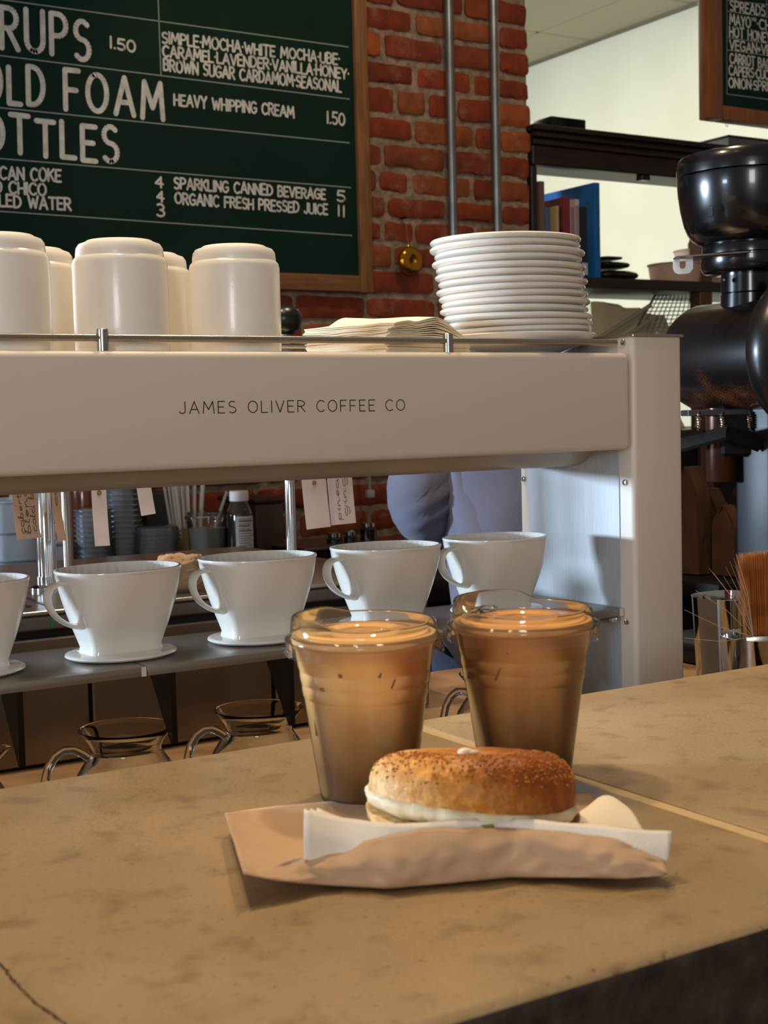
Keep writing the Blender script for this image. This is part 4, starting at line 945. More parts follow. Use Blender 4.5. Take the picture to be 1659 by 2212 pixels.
def tag(pl, pr, pyb, label, mt, rz=0.0, lines=(), eyelet=True, tilt=0.0, depth=1.60, hole_py=None):
    depth = rY(ony((pl + pr) / 2, pyb, 1.65).x) - .014 + (depth - 1.60)
    a, b = ony(pl, pyb, depth), ony(pr, pyb, depth); w = b.x - a.x; zb = (a.z + b.z) / 2; h = 1.262 - zb; cx = (a.x + b.x) / 2
    t = thing('paper_tag', label, 'tag', (cx, depth, 1.262), 'paper tags hanging behind the machine')
    M = Matrix.Translation((cx, depth, 1.262)) @ Matrix.Rotation(rz, 4, 'Z') @ Matrix.Rotation(tilt, 4, 'Y')
    top = 0.0; ht = h
    curl = lambda z: -.006 * (z / ht) ** 2 * (1 if rz == 0 else 1.6)
    mb = MB(); mb.slab(lambda u, v: M @ Vector(((u - .5) * w * (1 - .25 * max(0, (v - .93) / .07)), curl((v - 1) * ht), (v - 1) * ht)), 2, 14, .0003, nfn=lambda u, v: Vector((0, 1, 0)))
    obj('card', mb, mt, t)
    hz = -.008 if hole_py is None else ony((pl + pr) / 2, hole_py, depth).z - 1.262
    if eyelet:
        mb = MB(); R = M @ Matrix.Translation((0, -.0004 + curl(hz), hz)) @ Matrix.Rotation(pi / 2, 4, 'X'); mb.lathe([(.0012, 0), (.0012, .0006), (.003, .0006), (.0032, 0)], 18, M=R, cap=False); obj('eyelet', mb, M_gold, t)
    mb = MB(); mb.tube([M @ Vector((0, 0, -.004)), (cx, rY(cx), 1.2765)], .0004, 5); obj('string', mb, M_cloth, t)
    for (txt, fx, z0, z1, ch) in lines:
        m_ = write(txt, (0, 0, z0 * ht - ht), (0, 0, z1 * ht - ht), ch, (-1, 0, 0), (0, -1, 0), .0007, gap=.06, slant=.0, off=0)
        for v in m_.v:
            v.x += (fx - .5) * w + (v.z + ht) * .0; v.x -= 0; v.z += 0; v.y = curl(v.z) - .0004 + v.y
        m_.v = [M @ v for v in m_.v]
        obj('handwriting', m_, M_pen, t, smooth=False, label='cursive pen words reading ' + txt)
    return t
tag(26, 78, 1164, 'manila tag with three lines of cursive, left of the chrome column', M_manila, lines=(('cabertown', .36, .07, .80, .0065), ('blend', .60, .06, .60, .0065), ('cold brew', .86, .08, .78, .0065)), tilt=-.04)
tag(108, 134, 1168, 'narrow turned tag half hidden by the chrome column', M_manila, rz=.5, lines=(('cold', .6, .4, .8, .006),), depth=1.585)
tag(202, 236, 1178, 'blank white tag in front of the clear cup stacks', M_paper, rz=.15, tilt=.03, hole_py=1064)
tag(288, 319, 1113, 'short blank white tag left of the paper straws', M_paper, tilt=-.10, eyelet=False, depth=1.605)
tag(650, 702, 1141, 'stained blank white tag with brass eyelet right of the slim column', M_paper, tilt=-.05, hole_py=1043)
tag(707, 760, 1132, 'white tag with cursive words pineapple ginger', M_paper, tilt=-.03, lines=(('pineapple', .42, .05, .92, .0078), ('ginger', .70, .1, .80, .0078), ('3/1', .90, .70, .95, .005)), eyelet=False)
# tan crumpled cloth on the cabinet
q = onz(425, 1292, ZT)
bm = bmesh.new(); bmesh.ops.create_icosphere(bm, subdivisions=5, radius=1)
for v in bm.verts:
    n_ = noise.noise(v.co * 1.5 + Vector((3, 1, 2))) * .35 + abs(noise.noise(Vector((v.co.x * 1.5, v.co.y * 1.5, v.co.z * 7)))) * .22
    v.co = Vector((v.co.x * .027 * (1 + n_), v.co.y * .024 * (1 + n_), max(-.0, (v.co.z * .5 + .5) * .046 * (1 + n_ * .7))))
mb = MB().bm(bm, Matrix.Translation((q.x + .012, q.y + .07, ZT + .0003)))
obj('bar_cloth', mb, M_cloth, label='crumpled tan bar cloth between the two left drippers', cat='cloth', base=(q.x + .012, q.y + .07, ZT), angle=80)

# back counter goods
def bX(px, y=1150, Y=YBK): return ony(px, y, Y).x
def bZ(px, py, Y=YBK): return ony(px, py, Y).z
# clear cup stacks, each cup a thing
cupm = [(0, .002), (.024, .002), (.0245, 0), (.026, 0), (.0345, .085), (.0375, .0865), (.0375, .090), (.0365, .090), (.0345, .0868), (.0335, .085), (.0253, .003), (0, .003)]
cup0 = None
def stack(px, Y, top_py, n, label, pitch=.0105, sc=1.0):
    global cup0
    x = bX(px, 1150, Y); ztop = ony(px, top_py, Y).z
    for i in range(n):
        if cup0 is None: cup0 = obj('plastic_cup', MB().lathe(cupm, 40, cap=False), M_stackfilm, cat='cup'); o = cup0
        else: o = copy_tree(cup0)
        o.location = (x, Y, ZB + .0005 + i * pitch); o['label'] = label; o['group'] = label
    return x
stack(203, 2.60, 1128, 10, 'clear plastic cup in the shorter nested stack behind the blank tag', .0098)
stack(268, 2.62, 1050, 20, 'clear plastic cup in the tall nested stack left of the straws')
lid0 = None
lx_ = bX(338, 1160, 2.58)
for i in range(16):
    if lid0 is None: lid0 = obj('cup_lid', MB().lathe([(.044, 0), (.0465, .0006), (.0465, .003), (.044, .004), (.0415, .012), (.039, .0135), (0, .014), (0, .0135), (.0385, .013), (.041, .0115), (.0432, .0036), (.0455, .0028), (.0455, .001)], 44, cap=False), M_stackfilm, cat='lid'); o = lid0
    else: o = copy_tree(lid0)
    o.location = (lx_ + .002 * sin(i), 2.58, ZB + .0003 + .0083 * i); o['label'] = 'clear plastic lid in the stack beside the straw cup'; o['group'] = 'stacked clear lids'
# kraft cup of straws
sx, sY = bX(404, 1160, 2.66), 2.66; zk = ony(404, 1138, sY).z
t = thing('straw_cup', 'kraft paper cup holding white paper straws', 'cup', (sx, sY, ZB))
obj('wall', MB().lathe([(0, ZB + .004), (.026, ZB + .004), (.027, ZB), (.028, ZB), (.036, zk - .002), (.0368, zk), (.0355, zk), (.034, zk - .003), (.0262, ZB + .006), (0, ZB + .006)], 40, c=(sx, sY, 0), cap=False), mat('kraft_cup', (186, 158, 112), .7), t)
w_ = write('EST', (sx - .010, 0, ZB + .052), (sx + .006, 0, ZB + .052), .008, (0, 0, 1), (0, -1, 0), .0011, off=0)
for i, v in enumerate(w_.v): v.y = sY - sqrt(.0338 ** 2 - (v.x - sx) ** 2) - .0006 + .00002 * (i % 3)
obj('print', w_, mat('brown_print', (84, 60, 40), .7), t, smooth=False)
rnd = random.Random(4); st0 = None; M_straw = mat('white_paper_straw', (226, 220, 214), .7)
for i in range(22):
    a = 2 * pi * i * .382; r_ = .024 * sqrt((i + .5) / 22)
    p = Vector((sx + r_ * cos(a), sY + r_ * sin(a), ZB + .008)); e = Vector((sx + r_ * cos(a) * 2.1 - .004, sY + r_ * sin(a) * 1.6, ZB + .225 + rnd.uniform(-.006, .006)))
    p.x = sx + (p.x - sx) * .8
    mb = MB(); mb.tube([p, e], .0031, 10); obj('paper_straw', mb, M_straw, cat='straw', group='paper straws in the kraft cup', base=tuple(p), label='white paper straw standing in the kraft cup')
# lidded cup of cloudy drink
cx, cY = bX(448, 1130, 2.54), 2.54; zt_ = ony(448, 1112, cY).z; hc = zt_ - ZB
t = thing('lidded_cup', 'clear lidded cup of cloudy drink with a straw, left of the white capped bottle', 'cup', (cx, cY, ZB))
obj('cup', MB().lathe([(0, ZB + .002), (.029, ZB + .001), (.030, ZB), (.031, ZB + .002), (.041, zt_ - .008), (.0435, zt_ - .006), (.0435, zt_ - .002)], 44, c=(cx, cY, 0), cap=False), M_film, t)
obj('drink', MB().lathe([(0, ZB + .003), (.029, ZB + .003), (.0385, zt_ - .026), (0, zt_ - .026)], 40, c=(cx, cY, 0), cap=False), mat('cloudy_drink', (150, 144, 130), .3), t)
obj('lid', MB().lathe([(.0440, zt_ - .009), (.0448, zt_ - .004), (.0440, zt_ - .001), (.040, zt_ + .001), (.039, zt_ + .006), (.037, zt_ + .0075), (0, zt_ + .0075)], 44, c=(cx, cY, 0), cap=False), M_film, t)
q0, q1 = ony(468, 1128, cY), ony(490, 1062, cY)
obj('straw', MB().tube([q0 - (q1 - q0) * .35, q1], .0032, 10), mat('frosted_straw', (176, 172, 170), .4), t)
# bottle with white cap
cx, cY = bX(518, 1130, 2.50), 2.50; z1, z2, z3 = ony(518, 1060, cY).z, ony(518, 1083, cY).z, ony(518, 1112, cY).z
t = thing('juice_bottle', 'dark juice bottle with white cap and printed back label', 'bottle', (cx, cY, ZB))
obj('body', MB().lathe([(0, ZB), (.024, ZB), (.026, ZB + .003), (.026, z3), (.0245, z3 + .008), (.019, z2 - .006), (.0165, z2), (.0165, z2 + .006), (0, z2 + .006)], 44, c=(cx, cY, 0), cap=False), mat('dark_bottle', (58, 46, 40), .08, coat=.5), t)
obj('cap', MB().lathe([(0, z2 + .001), (.0185, z2 + .001), (.0188, z2 + .003), (.0186, z1 - .002), (.0175, z1), (0, z1)], 40, c=(cx, cY, 0), cap=False, mod=lambda r, z, a: (r + (.0003 * cos(40 * a) if r > .018 else 0), z)), mat('white_cap', (214, 204, 198), .5), t, label='white screw cap')
za, zb2 = ony(518, 1192, cY).z, ony(518, 1114, cY).z
lb = obj('back_label', MB().slab(lambda u, v: (cx + .0263 * sin(-.86 + u * 1.72 + .08), cY - .0263 * cos(-.86 + u * 1.72 + .08), za + (zb2 - za) * v), 14, 2, .0003, nfn=lambda u, v: Vector((0, -1, 0))), mat('label_paper', (202, 192, 184), .7), t, label='white label with rows of small print')
mb = MB(); rnd = random.Random(6)
for k in range(13):
    z = zb2 - .006 - k * (zb2 - za - .010) / 13; h_ = .0028 if k in (1, 3, 5) else .0012; w0 = -.62; w1 = rnd.uniform(.2, .66)
    mb.slab(lambda u, v: (cx + .0268 * sin(w0 + (w1 - w0) * u + .08), cY - .0268 * cos(w0 + (w1 - w0) * u + .08), z + h_ * v), 10, 1, .0002, nfn=lambda u, v: Vector((0, -1, 0)))
obj('small_print', mb, mat('grey_print', (96, 90, 88), .7), lb)
# amber jar, dark box, dark bin
x, Y = bX(182, 1090, 2.74), 2.74; z = ony(182, 1138, Y).z
t = thing('amber_jar', 'amber brown jar with a dark lid behind the shorter cup stack', 'jar', (x, Y, ZB))
obj('body', MB().lathe([(0, ZB), (.040, ZB), (.042, ZB + .004), (.042, 1.26), (.036, 1.275), (0, 1.275)], 36, c=(x, Y, 0), cap=False), mat('amber_glass', (120, 58, 22), .12, coat=.4), t)
obj('lid', MB().lathe([(0, 1.274), (.037, 1.274), (.037, 1.295), (0, 1.295)], 32, c=(x, Y, 0), cap=False), M_black, t)
x0, x1 = bX(300, 1100, 2.80), bX(352, 1100, 2.80)
obj('equipment_box', MB().box(x0, x1 + .02, 2.76, 2.90, ZB, ony(330, 1064, 2.76).z, .004, 2), mat('dark_grey_box', (50, 46, 44), .5), label='dark grey box behind the clear lids', cat='box', base=(x0, 2.83, ZB))
Y = 2.66; x0, x1 = ony(552, 1100, Y).x, ony(614, 1100, Y).x; z = ony(580, 1075, Y).z
t = thing('storage_bin', 'smoky brown plastic bin right of the white capped bottle', 'bin', ((x0 + x1) / 2, Y + .09, ZB))
obj('tub', MB().box(x0, x1, Y, Y + .18, ZB, z - .012, .006, 2), mat('smoky_brown_plastic', (66, 48, 42), .25), t)
obj('lid', MB().box(x0 - .004, x1 + .004, Y - .004, Y + .184, z - .0115, z, .003, 2), mat('maroon_lid', (62, 34, 34), .3), t)
# dark tray with small jars behind the right drippers
Y = 2.52; x0, x1 = ony(660, 1180, Y).x, ony(835, 1180, Y).x; z = ony(740, 1178, Y).z
t = thing('bar_tray', 'dark tray behind the third dripper holding small jars', 'tray', ((x0 + x1) / 2, Y + .1, ZB))
obj('riser', MB().box(x0, x1, Y, Y + .20, ZB, z - .008, .004, 2), M_blackm, t)
obj('tray', MB().box(x0 - .005, x1 + .005, Y - .006, Y + .206, z - .0075, z, .003, 2), M_darksteel, t)
M_dj = mat('dark_glass_jar', (30, 24, 22), .08, coat=.5)
for i, (px, w, top, lab) in enumerate(((722, .017, 1152, 'left dark glass jar with steel lid on the tray'), (757, .014, 1148, 'middle dark glass jar with steel lid on the tray'), (796, .018, 1130, 'right, tallest dark glass jar with steel lid on the tray'))):
    x = ony(px, 1160, Y + .06).x; zt = ony(px, top, Y + .06).z; t = thing('spice_jar', lab, 'jar', (x, Y + .06, z + .0003), 'small jars on the dark tray')
    obj('body', MB().lathe([(0, z + .0003), (w, z + .0003), (w, zt - .012), (w * .7, zt - .008), (0, zt - .008)], 28, c=(x, Y + .06, 0), cap=False), M_dj, t)
    obj('lid', MB().lathe([(0, zt - .0078), (w * .8, zt - .0078), (w * .8, zt), (w * .5, zt + .003), (0, zt + .003)], 24, c=(x, Y + .06, 0), cap=False), M_chrome, t)
a, b = ony(790, 1000, 2.90), ony(799, 1058, 2.90)
t = thing('wall_cable', 'short pale cable with plug hanging on the dark bricks', 'cable', tuple(b))
obj('cord', MB().tube([a + Vector((0, .03, .12)), a, a.lerp(b, .5) + Vector((.004, 0, 0)), b], .004, 10), mat('grey_cable', (150, 144, 138), .5), t)
obj('plug', MB().box(b.x - .010, b.x + .010, b.y - .008, b.y + .008, b.z - .020, b.z, .003, 2), mat('plug_white', (176, 168, 162), .5), t)
# pale things at the far left
x, Y = bX(22, 1150, 2.30), 2.53; x = ony(22, 1150, Y).x
t = thing('ice_bucket', 'cloudy clear plastic bucket at the left edge behind the manila tag', 'bucket', (x, Y, ZB))
zt = ony(22, 1078, Y).z
obj('tub', MB().lathe([(0, ZB), (.052, ZB), (.055, ZB + .004), (.066, zt - .006), (.069, zt - .004), (.069, zt), (.065, zt), (.053, ZB + .006), (0, ZB + .006)], 40, c=(x, Y, 0), cap=False, mod=lambda r, z, a: (r * (1 + .012 * cos(9 * a)), z)), M_jug, t)
mb = MB()
for z in (ZB + .05, ZB + .10, ZB + .15): mb.tube([(x + .0625 * cos(k * pi / 20), Y + .0625 * sin(k * pi / 20), z) for k in range(40)], .0022, 6, closed=True)
obj('ridge', mb, mat('bucket_ridge', (120, 136, 150), .3), t)
Y = 2.50; Y = 2.62; x = ony(64, 1200, Y).x + .03
t = thing('white_tub', 'white square plastic tub between the manila tag and the chrome column', 'tub', (x, Y, ZB)); zt = ony(60, 1172, Y).z
obj('tub', MB().box(x - .045, x + .045, Y, Y + .09, ZB, zt - .010, .008, 3), mat('white_plastic', (232, 236, 244), .3), t)
obj('lid', MB().box(x - .048, x + .048, Y - .003, Y + .093, zt - .0095, zt, .004, 3), mat('white_plastic_lid', (216, 222, 232), .25), t)
Y = 2.85; x = ony(85, 1100, Y).x
obj('paper_towel_roll', MB().lathe([(.018, ZB), (.058, ZB), (.060, ZB + .002), (.060, ZB + .26), (.058, ZB + .262), (.018, ZB + .262), (.018, ZB)], 44, c=(x, Y, 0), cap=False), mat('paper_roll', (236, 240, 248), .9), label='upright white paper roll behind the chrome column', cat='paper roll', base=(x, Y, ZB))

# ================================================================== person behind the bar
def skinned(name, nodes, edges, mt, parent, sub=2, label=None, off=None):
    me = bpy.data.meshes.new(name); keys = list(nodes); ix = {k: i for i, k in enumerate(keys)}; o_ = chain(parent)
    me.from_pydata([Vector(nodes[k][0]) - o_ for k in keys], [(ix[a], ix[b]) for a, b in edges], []); me.update()
    o = bpy.data.objects.new(name, me); COL.objects.link(o)
    md = o.modifiers.new('skin', 'SKIN'); md.use_smooth_shade = True; md.branch_smoothing = .6
    for i, k in enumerate(keys):
        r = nodes[k][1]; sv = me.skin_vertices[0].data[i]; sv.radius = r if isinstance(r, tuple) else (r, r); sv.use_root = (i == 0)
    s = o.modifiers.new('sub', 'SUBSURF'); s.levels = sub; s.render_levels = sub
    dg = bpy.context.evaluated_depsgraph_get(); m2 = bpy.data.meshes.new_from_object(o.evaluated_get(dg)); m2.name = name
    o.modifiers.clear(); o.data = m2; m2.materials.clear(); m2.materials.append(mt); m2.shade_smooth(); o.parent = parent
    if label: o['label'] = label
    return o
PX, PY = 1.512, 1.958
t = thing('person', 'person in lavender grey shirt and slate trousers standing behind the machine, back turned', 'person', (PX, PY, 0))
J = {'pelvis': ((PX, PY, .90), (.125, .10)), 'waist': ((PX, PY + .02, 1.04), (.125, .095)), 'chest': ((PX, PY + .06, 1.20), (.145, .105)), 'neckb': ((PX, PY + .11, 1.345), (.07, .07)), 'neck': ((PX + .005, PY + .13, 1.395), (.05, .052)),
     'head': ((PX + .01, PY + .17, 1.475), (.078, .088)), 'crown': ((PX + .01, PY + .175, 1.53), (.060, .068)),
     'shl': ((PX - .15, PY + .07, 1.30), (.058, .058)), 'ell': ((PX - .195, PY + .02, 1.115), (.042, .042)), 'wrl': ((PX - .10, PY + .22, 1.08), (.028, .028)),
     'shr': ((PX + .15, PY + .07, 1.30), (.058, .058)), 'elr': ((PX + .20, PY + .04, 1.10), (.042, .042)), 'wrr': ((PX + .08, PY + .24, 1.08), (.028, .028)),
     'hipl': ((PX - .085, PY, .85), (.085, .09)), 'knl': ((PX - .09, PY + .02, .48), (.058, .06)), 'anl': ((PX - .095, PY - .01, .09), (.038, .042)), 'tol': ((PX - .10, PY + .13, .035), (.036, .03)),
     'hipr': ((PX + .085, PY, .85), (.085, .09)), 'knr': ((PX + .09, PY + .03, .48), (.058, .06)), 'anr': ((PX + .095, PY, .09), (.038, .042)), 'tor': ((PX + .10, PY + .14, .035), (.036, .03))}
def hand(pref, w, d):
    w, d = Vector(w), Vector(d).normalized(); side = d.cross(Vector((0, 0, 1))).normalized(); out = {}; ed = []
    out[pref + 'palm'] = (tuple(w + d * .045), (.032, .018)); 
    for i, (s, l) in enumerate(((-.027, .055), (-.009, .072), (.009, .078), (.026, .068))):
        b = w + d * .075 + side * s; m_ = b + d * l * .5 + Vector((0, 0, -.008)); e = b + d * l * .85 + Vector((0, 0, -.03))
        out[f'{pref}f{i}a'] = (tuple(b), (.0095, .009)); out[f'{pref}f{i}b'] = (tuple(m_), (.0085, .0085)); out[f'{pref}f{i}c'] = (tuple(e), (.007, .007))
        ed += [(pref + 'palm', f'{pref}f{i}a'), (f'{pref}f{i}a', f'{pref}f{i}b'), (f'{pref}f{i}b', f'{pref}f{i}c')]
    sg = -1 if pref == 'r' else 1
    b = w + d * .03 + side * .03 * sg; out[pref + 't1'] = (tuple(b), (.011, .011)); out[pref + 't2'] = (tuple(b + d * .035 + side * .018 * sg), (.009, .009)); ed += [(pref + 'palm', pref + 't1'), (pref + 't1', pref + 't2')]
    return out, ed
hlN, hlE = hand('l', J['wrl'][0], (.4, 1, -.1)); hrN, hrE = hand('r', J['wrr'][0], (-.4, 1, -.1))
body = dict(J); body.update(hlN); body.update(hrN)
BE = [('pelvis', 'waist'), ('waist', 'chest'), ('chest', 'neckb'), ('neckb', 'neck'), ('neck', 'head'), ('head', 'crown'), ('chest', 'shl'), ('shl', 'ell'), ('ell', 'wrl'), ('chest', 'shr'), ('shr', 'elr'), ('elr', 'wrr'),
      ('pelvis', 'hipl'), ('hipl', 'knl'), ('knl', 'anl'), ('anl', 'tol'), ('pelvis', 'hipr'), ('hipr', 'knr'), ('knr', 'anr'), ('anr', 'tor'), ('wrl', 'lpalm'), ('wrr', 'rpalm')] + hlE + hrE
skinned('body', body, BE, M_skin, t)
def g_(k, f, dz=0): p, r = J[k]; return ((p[0], p[1], p[2] + dz), (r[0] * f, r[1] * f))
S = {'waist': g_('waist', 1.36), 'hem': ((PX, PY, .90), (.175, .140)), 'hem2': ((PX, PY, .86), (.176, .142)), 'chest': g_('chest', 1.26), 'neckb': ((PX, PY + .105, 1.335), (.088, .08)),
     'shl': g_('shl', 1.26), 'ell': g_('ell', 1.55), 'wrl': (tuple(Vector(J['ell'][0]).lerp(Vector(J['wrl'][0]), .55)), (.050, .050)), 'shr': g_('shr', 1.26), 'elr': g_('elr', 1.5), 'wrr': (tuple(Vector(J['elr'][0]).lerp(Vector(J['wrr'][0]), .55)), (.050, .050))}
sh = skinned('shirt', S, [('waist', 'hem'), ('hem', 'hem2'), ('waist', 'chest'), ('chest', 'neckb'), ('chest', 'shl'), ('shl', 'ell'), ('ell', 'wrl'), ('chest', 'shr'), ('shr', 'elr'), ('elr', 'wrr')], M_shirt, t, 3)
for v in sh.data.vertices:
    p = v.co + Vector((PX, PY, 0)); k = noise.noise(Vector((p.x * 9, p.y * 9, p.z * 14))) * .007
    sl = .6 * math.exp(-((p.x - (PX - .17)) / .05) ** 2) * math.exp(-((p.z - 1.14) / .06) ** 2)
    k += sl * .010 * sin((p.z - .55 * p.x) * 190); n = v.normal; v.co += n * k
T = {'pelvis': g_('pelvis', 1.14), 'hipl': g_('hipl', 1.18), 'knl': g_('knl', 1.35), 'anl': g_('anl', 1.5, .03), 'hipr': g_('hipr', 1.18), 'knr': g_('knr', 1.35), 'anr': g_('anr', 1.5, .03)}
skinned('trousers', T, [('pelvis', 'hipl'), ('hipl', 'knl'), ('knl', 'anl'), ('pelvis', 'hipr'), ('hipr', 'knr'), ('knr', 'anr')], M_pants, t)
hc_ = Vector(J['head'][0]); mb = MB()
bm = bmesh.new(); bmesh.ops.create_uvsphere(bm, u_segments=32, v_segments=20, radius=1)
for v in bm.verts:
    q = v.co.copy(); f = q.y > .35 and q.z < .45
    v.co = hc_ + Vector((q.x * (.088 if not f else .070), q.y * (.100 if not f else .080) - .004, q.z * .098 + .018)) 
obj('hair', mb.bm(bm), M_hair, t)
mb = MB(); fc = hc_ + Vector((0, .088, -.01))
mb.tube([fc + Vector((0, -.008, .03)), fc + Vector((0, .008, .005)), fc + Vector((0, .014, -.008)), fc + Vector((0, -.004, -.014))], [.006, .008, .011, .007], 10); obj('nose', mb, M_skin, t)
for s in (-1, 1):
    obj('eye', MB().ball(fc + Vector((s * .031, -.010, .024)), .011, (1, .6, .7), 14, 8), M_ceramic, t)
    obj('ear', MB().ball(hc_ + Vector((s * .086, .0, -.004)), .027, (.3, .6, 1), 14, 10), M_skin, t)
    obj('shoe', MB().box(PX + s * .097 - .048, PX + s * .097 + .048, PY - .07, PY + .20, .001, .075, .028, 4), M_black, t)
mb = MB(); mb.tube([fc + Vector((-.024, -.008, -.038)), fc + Vector((0, -.002, -.040)), fc + Vector((.024, -.008, -.038))], .005, 8); obj('mouth', mb, mat('lips', (160, 92, 84), .5), t); t.rotation_euler.z = -YAW

# ================================================================== dark shelf unit past the brick pier
YS = YW
sxl, sxr = ony(1149, 420, YS).x, 3.42
t = thing('shelf_unit', 'dark wooden shelf unit with moulded top beside the brick pier', 'shelf', (2.88, YS + .15, 0))
mb = MB(); mb.box(sxl - .01, sxr, YS - .03, YS + .33, 2.034, 2.048, .003, 2); mb.box(sxl, sxr, YS - .018, YS + .32, 2.018, 2.0335, .004, 2); mb.box(sxl + .005, sxr, YS - .006, YS + .31, 2.000, 2.0175, .004, 2); obj('cornice', mb, M_darkwood, t)
mb = MB(); mb.box(sxl + .006, sxr, YS, YS + .03, 1.948, 1.9995, .003, 1); mb.box(sxl + .006, sxr, YS + .03, YS + .30, 1.985, 1.9995); obj('header', mb, M_darkwood, t)
zsh = ony(1300, 599, YS).z
for x0, x1 in ((sxl + .003, ony(1164, 420, YS).x), (2.925, 2.975), (3.38, 3.42)):
    mb = MB(); mb.box(x0, x1, YS + .004, YS + .05, 0, 1.9475, .003, 1); obj('post', mb, M_darkwood if x0 != 2.925 else mat('brown_post', (78, 46, 26), .5), t)
mb = MB(); mb.box(ony(1164, 420, YS).x + .001, 3.379, YS + .002, YS + .28, zsh - .030, zsh, .003, 2); obj('shelf_board', mb, M_darkwood, t)
q = ony(1400, 382, YS - .005); mb = MB(); mb.box(q.x - .016, q.x + .016, YS + .002, YS + .028, 1.934, 1.9478, .002, 1); obj('catch', mb, M_black, t)
mb = MB(); mb.box(ony(1164, 420, YS).x + .001, 3.379, YS + .004, YS + .30, 1.205, 1.235, .003, 2); obj('lower_board', mb, M_darkwood, t)
mb = MB(); mb.box(ony(1164, 420, YS).x + .001, 3.379, YS + .02, YS + .30, 0, 1.2045); obj('lower_cabinet', mb, M_blackm, t)
# things on top
q = ony(1207, 272, YS + .05); mb = MB(); mb.box(q.x - .058, q.x + .062, YS + .01, YS + .10, 2.0485, 2.0485 + .034, .003, 2)
obj('black_box', mb, M_black, label='small black box on top of the dark shelf, beside the bricks', cat='box', base=(q.x, YS + .05, 2.0485))
q0, q1 = ony(1300, 285, YS + .06), ony(1440, 290, YS + .06)
mb = MB(); mb.slab(lambda u, v: (q0.x + (q1.x - q0.x) * u, YS + .02 + .12 * v, 2.0488 + .003 * abs(noise.noise(Vector((u * 9, v * 3, 1))))), 24, 8, .006)
obj('flat_packet', mb, mat('dark_packet', (30, 28, 22), .6), label='thin dark flat packet lying on top of the dark shelf', cat='packet', base=(q0.x, YS + .08, 2.0488))
q0, q1 = ony(1520, 300, YS + .1), ony(1700, 310, YS + .1)
t = thing('boxed_book', 'grey white flat box on top of the dark shelf, above the grinder', 'box', (q0.x + .15, YS + .1, 2.0486))
mb = MB(); mb.box(q0.x, q0.x + .34, YS + .0, YS + .22, 2.0486, 2.080, .002, 1); obj('pages', mb, mat('grey_pages', (150, 146, 150), .7), t)
mb = MB(); mb.box(q0.x - .004, q0.x + .344, YS - .004, YS + .224, 2.0803, 2.0845, .001, 1); obj('cover', mb, mat('dark_cover', (62, 54, 46), .5), t)
# books
def book(pl, pr, ptop, depth, rgb, label, yo=.012, lean=0.0, band=None, cover=None, title=None):
    xa, xb = ony(pl, 500, YS + yo).x, ony(pr, 500, YS + yo).x; h = ony((pl + pr) / 2, ptop, YS + yo).z - zsh
    t = thing('book', label, 'book', ((xa + xb) / 2, YS + yo + depth / 2, zsh + .0004), 'books on the shelf by the brick pier')
    cm = mat('book_cloth', rgb, .45); z0 = zsh + .0004
    mb = MB(); mb.box(xa, xa + .0016, YS + yo, YS + yo + depth, z0, z0 + h); mb.box(xb - .0016, xb, YS + yo, YS + yo + depth, z0, z0 + h); mb.box(xa, xb, YS + yo - .0012, YS + yo + .0008, z0, z0 + h, .0005, 1)
    obj('cover', mb, cm, t)
    mb = MB(); mb.box(xa + .0017, xb - .0017, YS + yo + .0012, YS + yo + depth - .003, z0 + .002, z0 + h - .002); obj('pages', mb, M_paper, t)
    if band:
        mb = MB(); mb.box(xa + .001, xb - .001, YS + yo - .0018, YS + yo - .0011, z0 + h * band[0], z0 + h * band[1]); obj('spine_label', mb, mat('spine_ink', band[2], .5), t)
    if cover:
        mb = MB(); mb.box(xa - .0007, xa - .0001, YS + yo + .004, YS + yo + depth - .004, z0 + h * .03, z0 + h * .97); obj('cover_print', mb, mat('cover_photo', cover, .4, var=(44, 20, 18), vscale=22), t)
    if title:
        w_ = write(title, ((xa + xb) / 2 + .003, YS + yo - .0013, z0 + h * .92), ((xa + xb) / 2 + .003, YS + yo - .0013, z0 + h * .34), .006, (1, 0, 0), (0, -1, 0), .0012, off=.0004); obj('spine_title', w_, mat('spine_letters', (120, 128, 134), .6), t, smooth=False)
book(1166, 1177, 392, .16, (104, 78, 76), 'tall mauve brown book, first beside the shelf post')
book(1178, 1189, 449, .15, (70, 92, 116), 'short slate blue book, second from the shelf post')
book(1203, 1207, 445, .12, (186, 150, 104), 'thin tan pamphlet left of the red book')
book(1217, 1231, 427, .19, (124, 32, 44), 'crimson book with dark photo cover', cover=(120, 66, 52))
book(1232, 1241, 431, .17, (176, 150, 150), 'pinkish white book right of the crimson book', band=(.45, .9, (140, 110, 116)))
book(1242, 1251, 431, .17, (196, 178, 174), 'off white book just left of the navy book', band=(.3, .92, (150, 130, 132)))
book(1254, 1268, 447, .18, (22, 28, 40), 'navy black book with pale spine lettering', band=(.03, .2, (176, 176, 184)))
book(1285, 1296, 395, .235, (0, 92, 152), 'large bright blue book, tallest at the right end of the row')
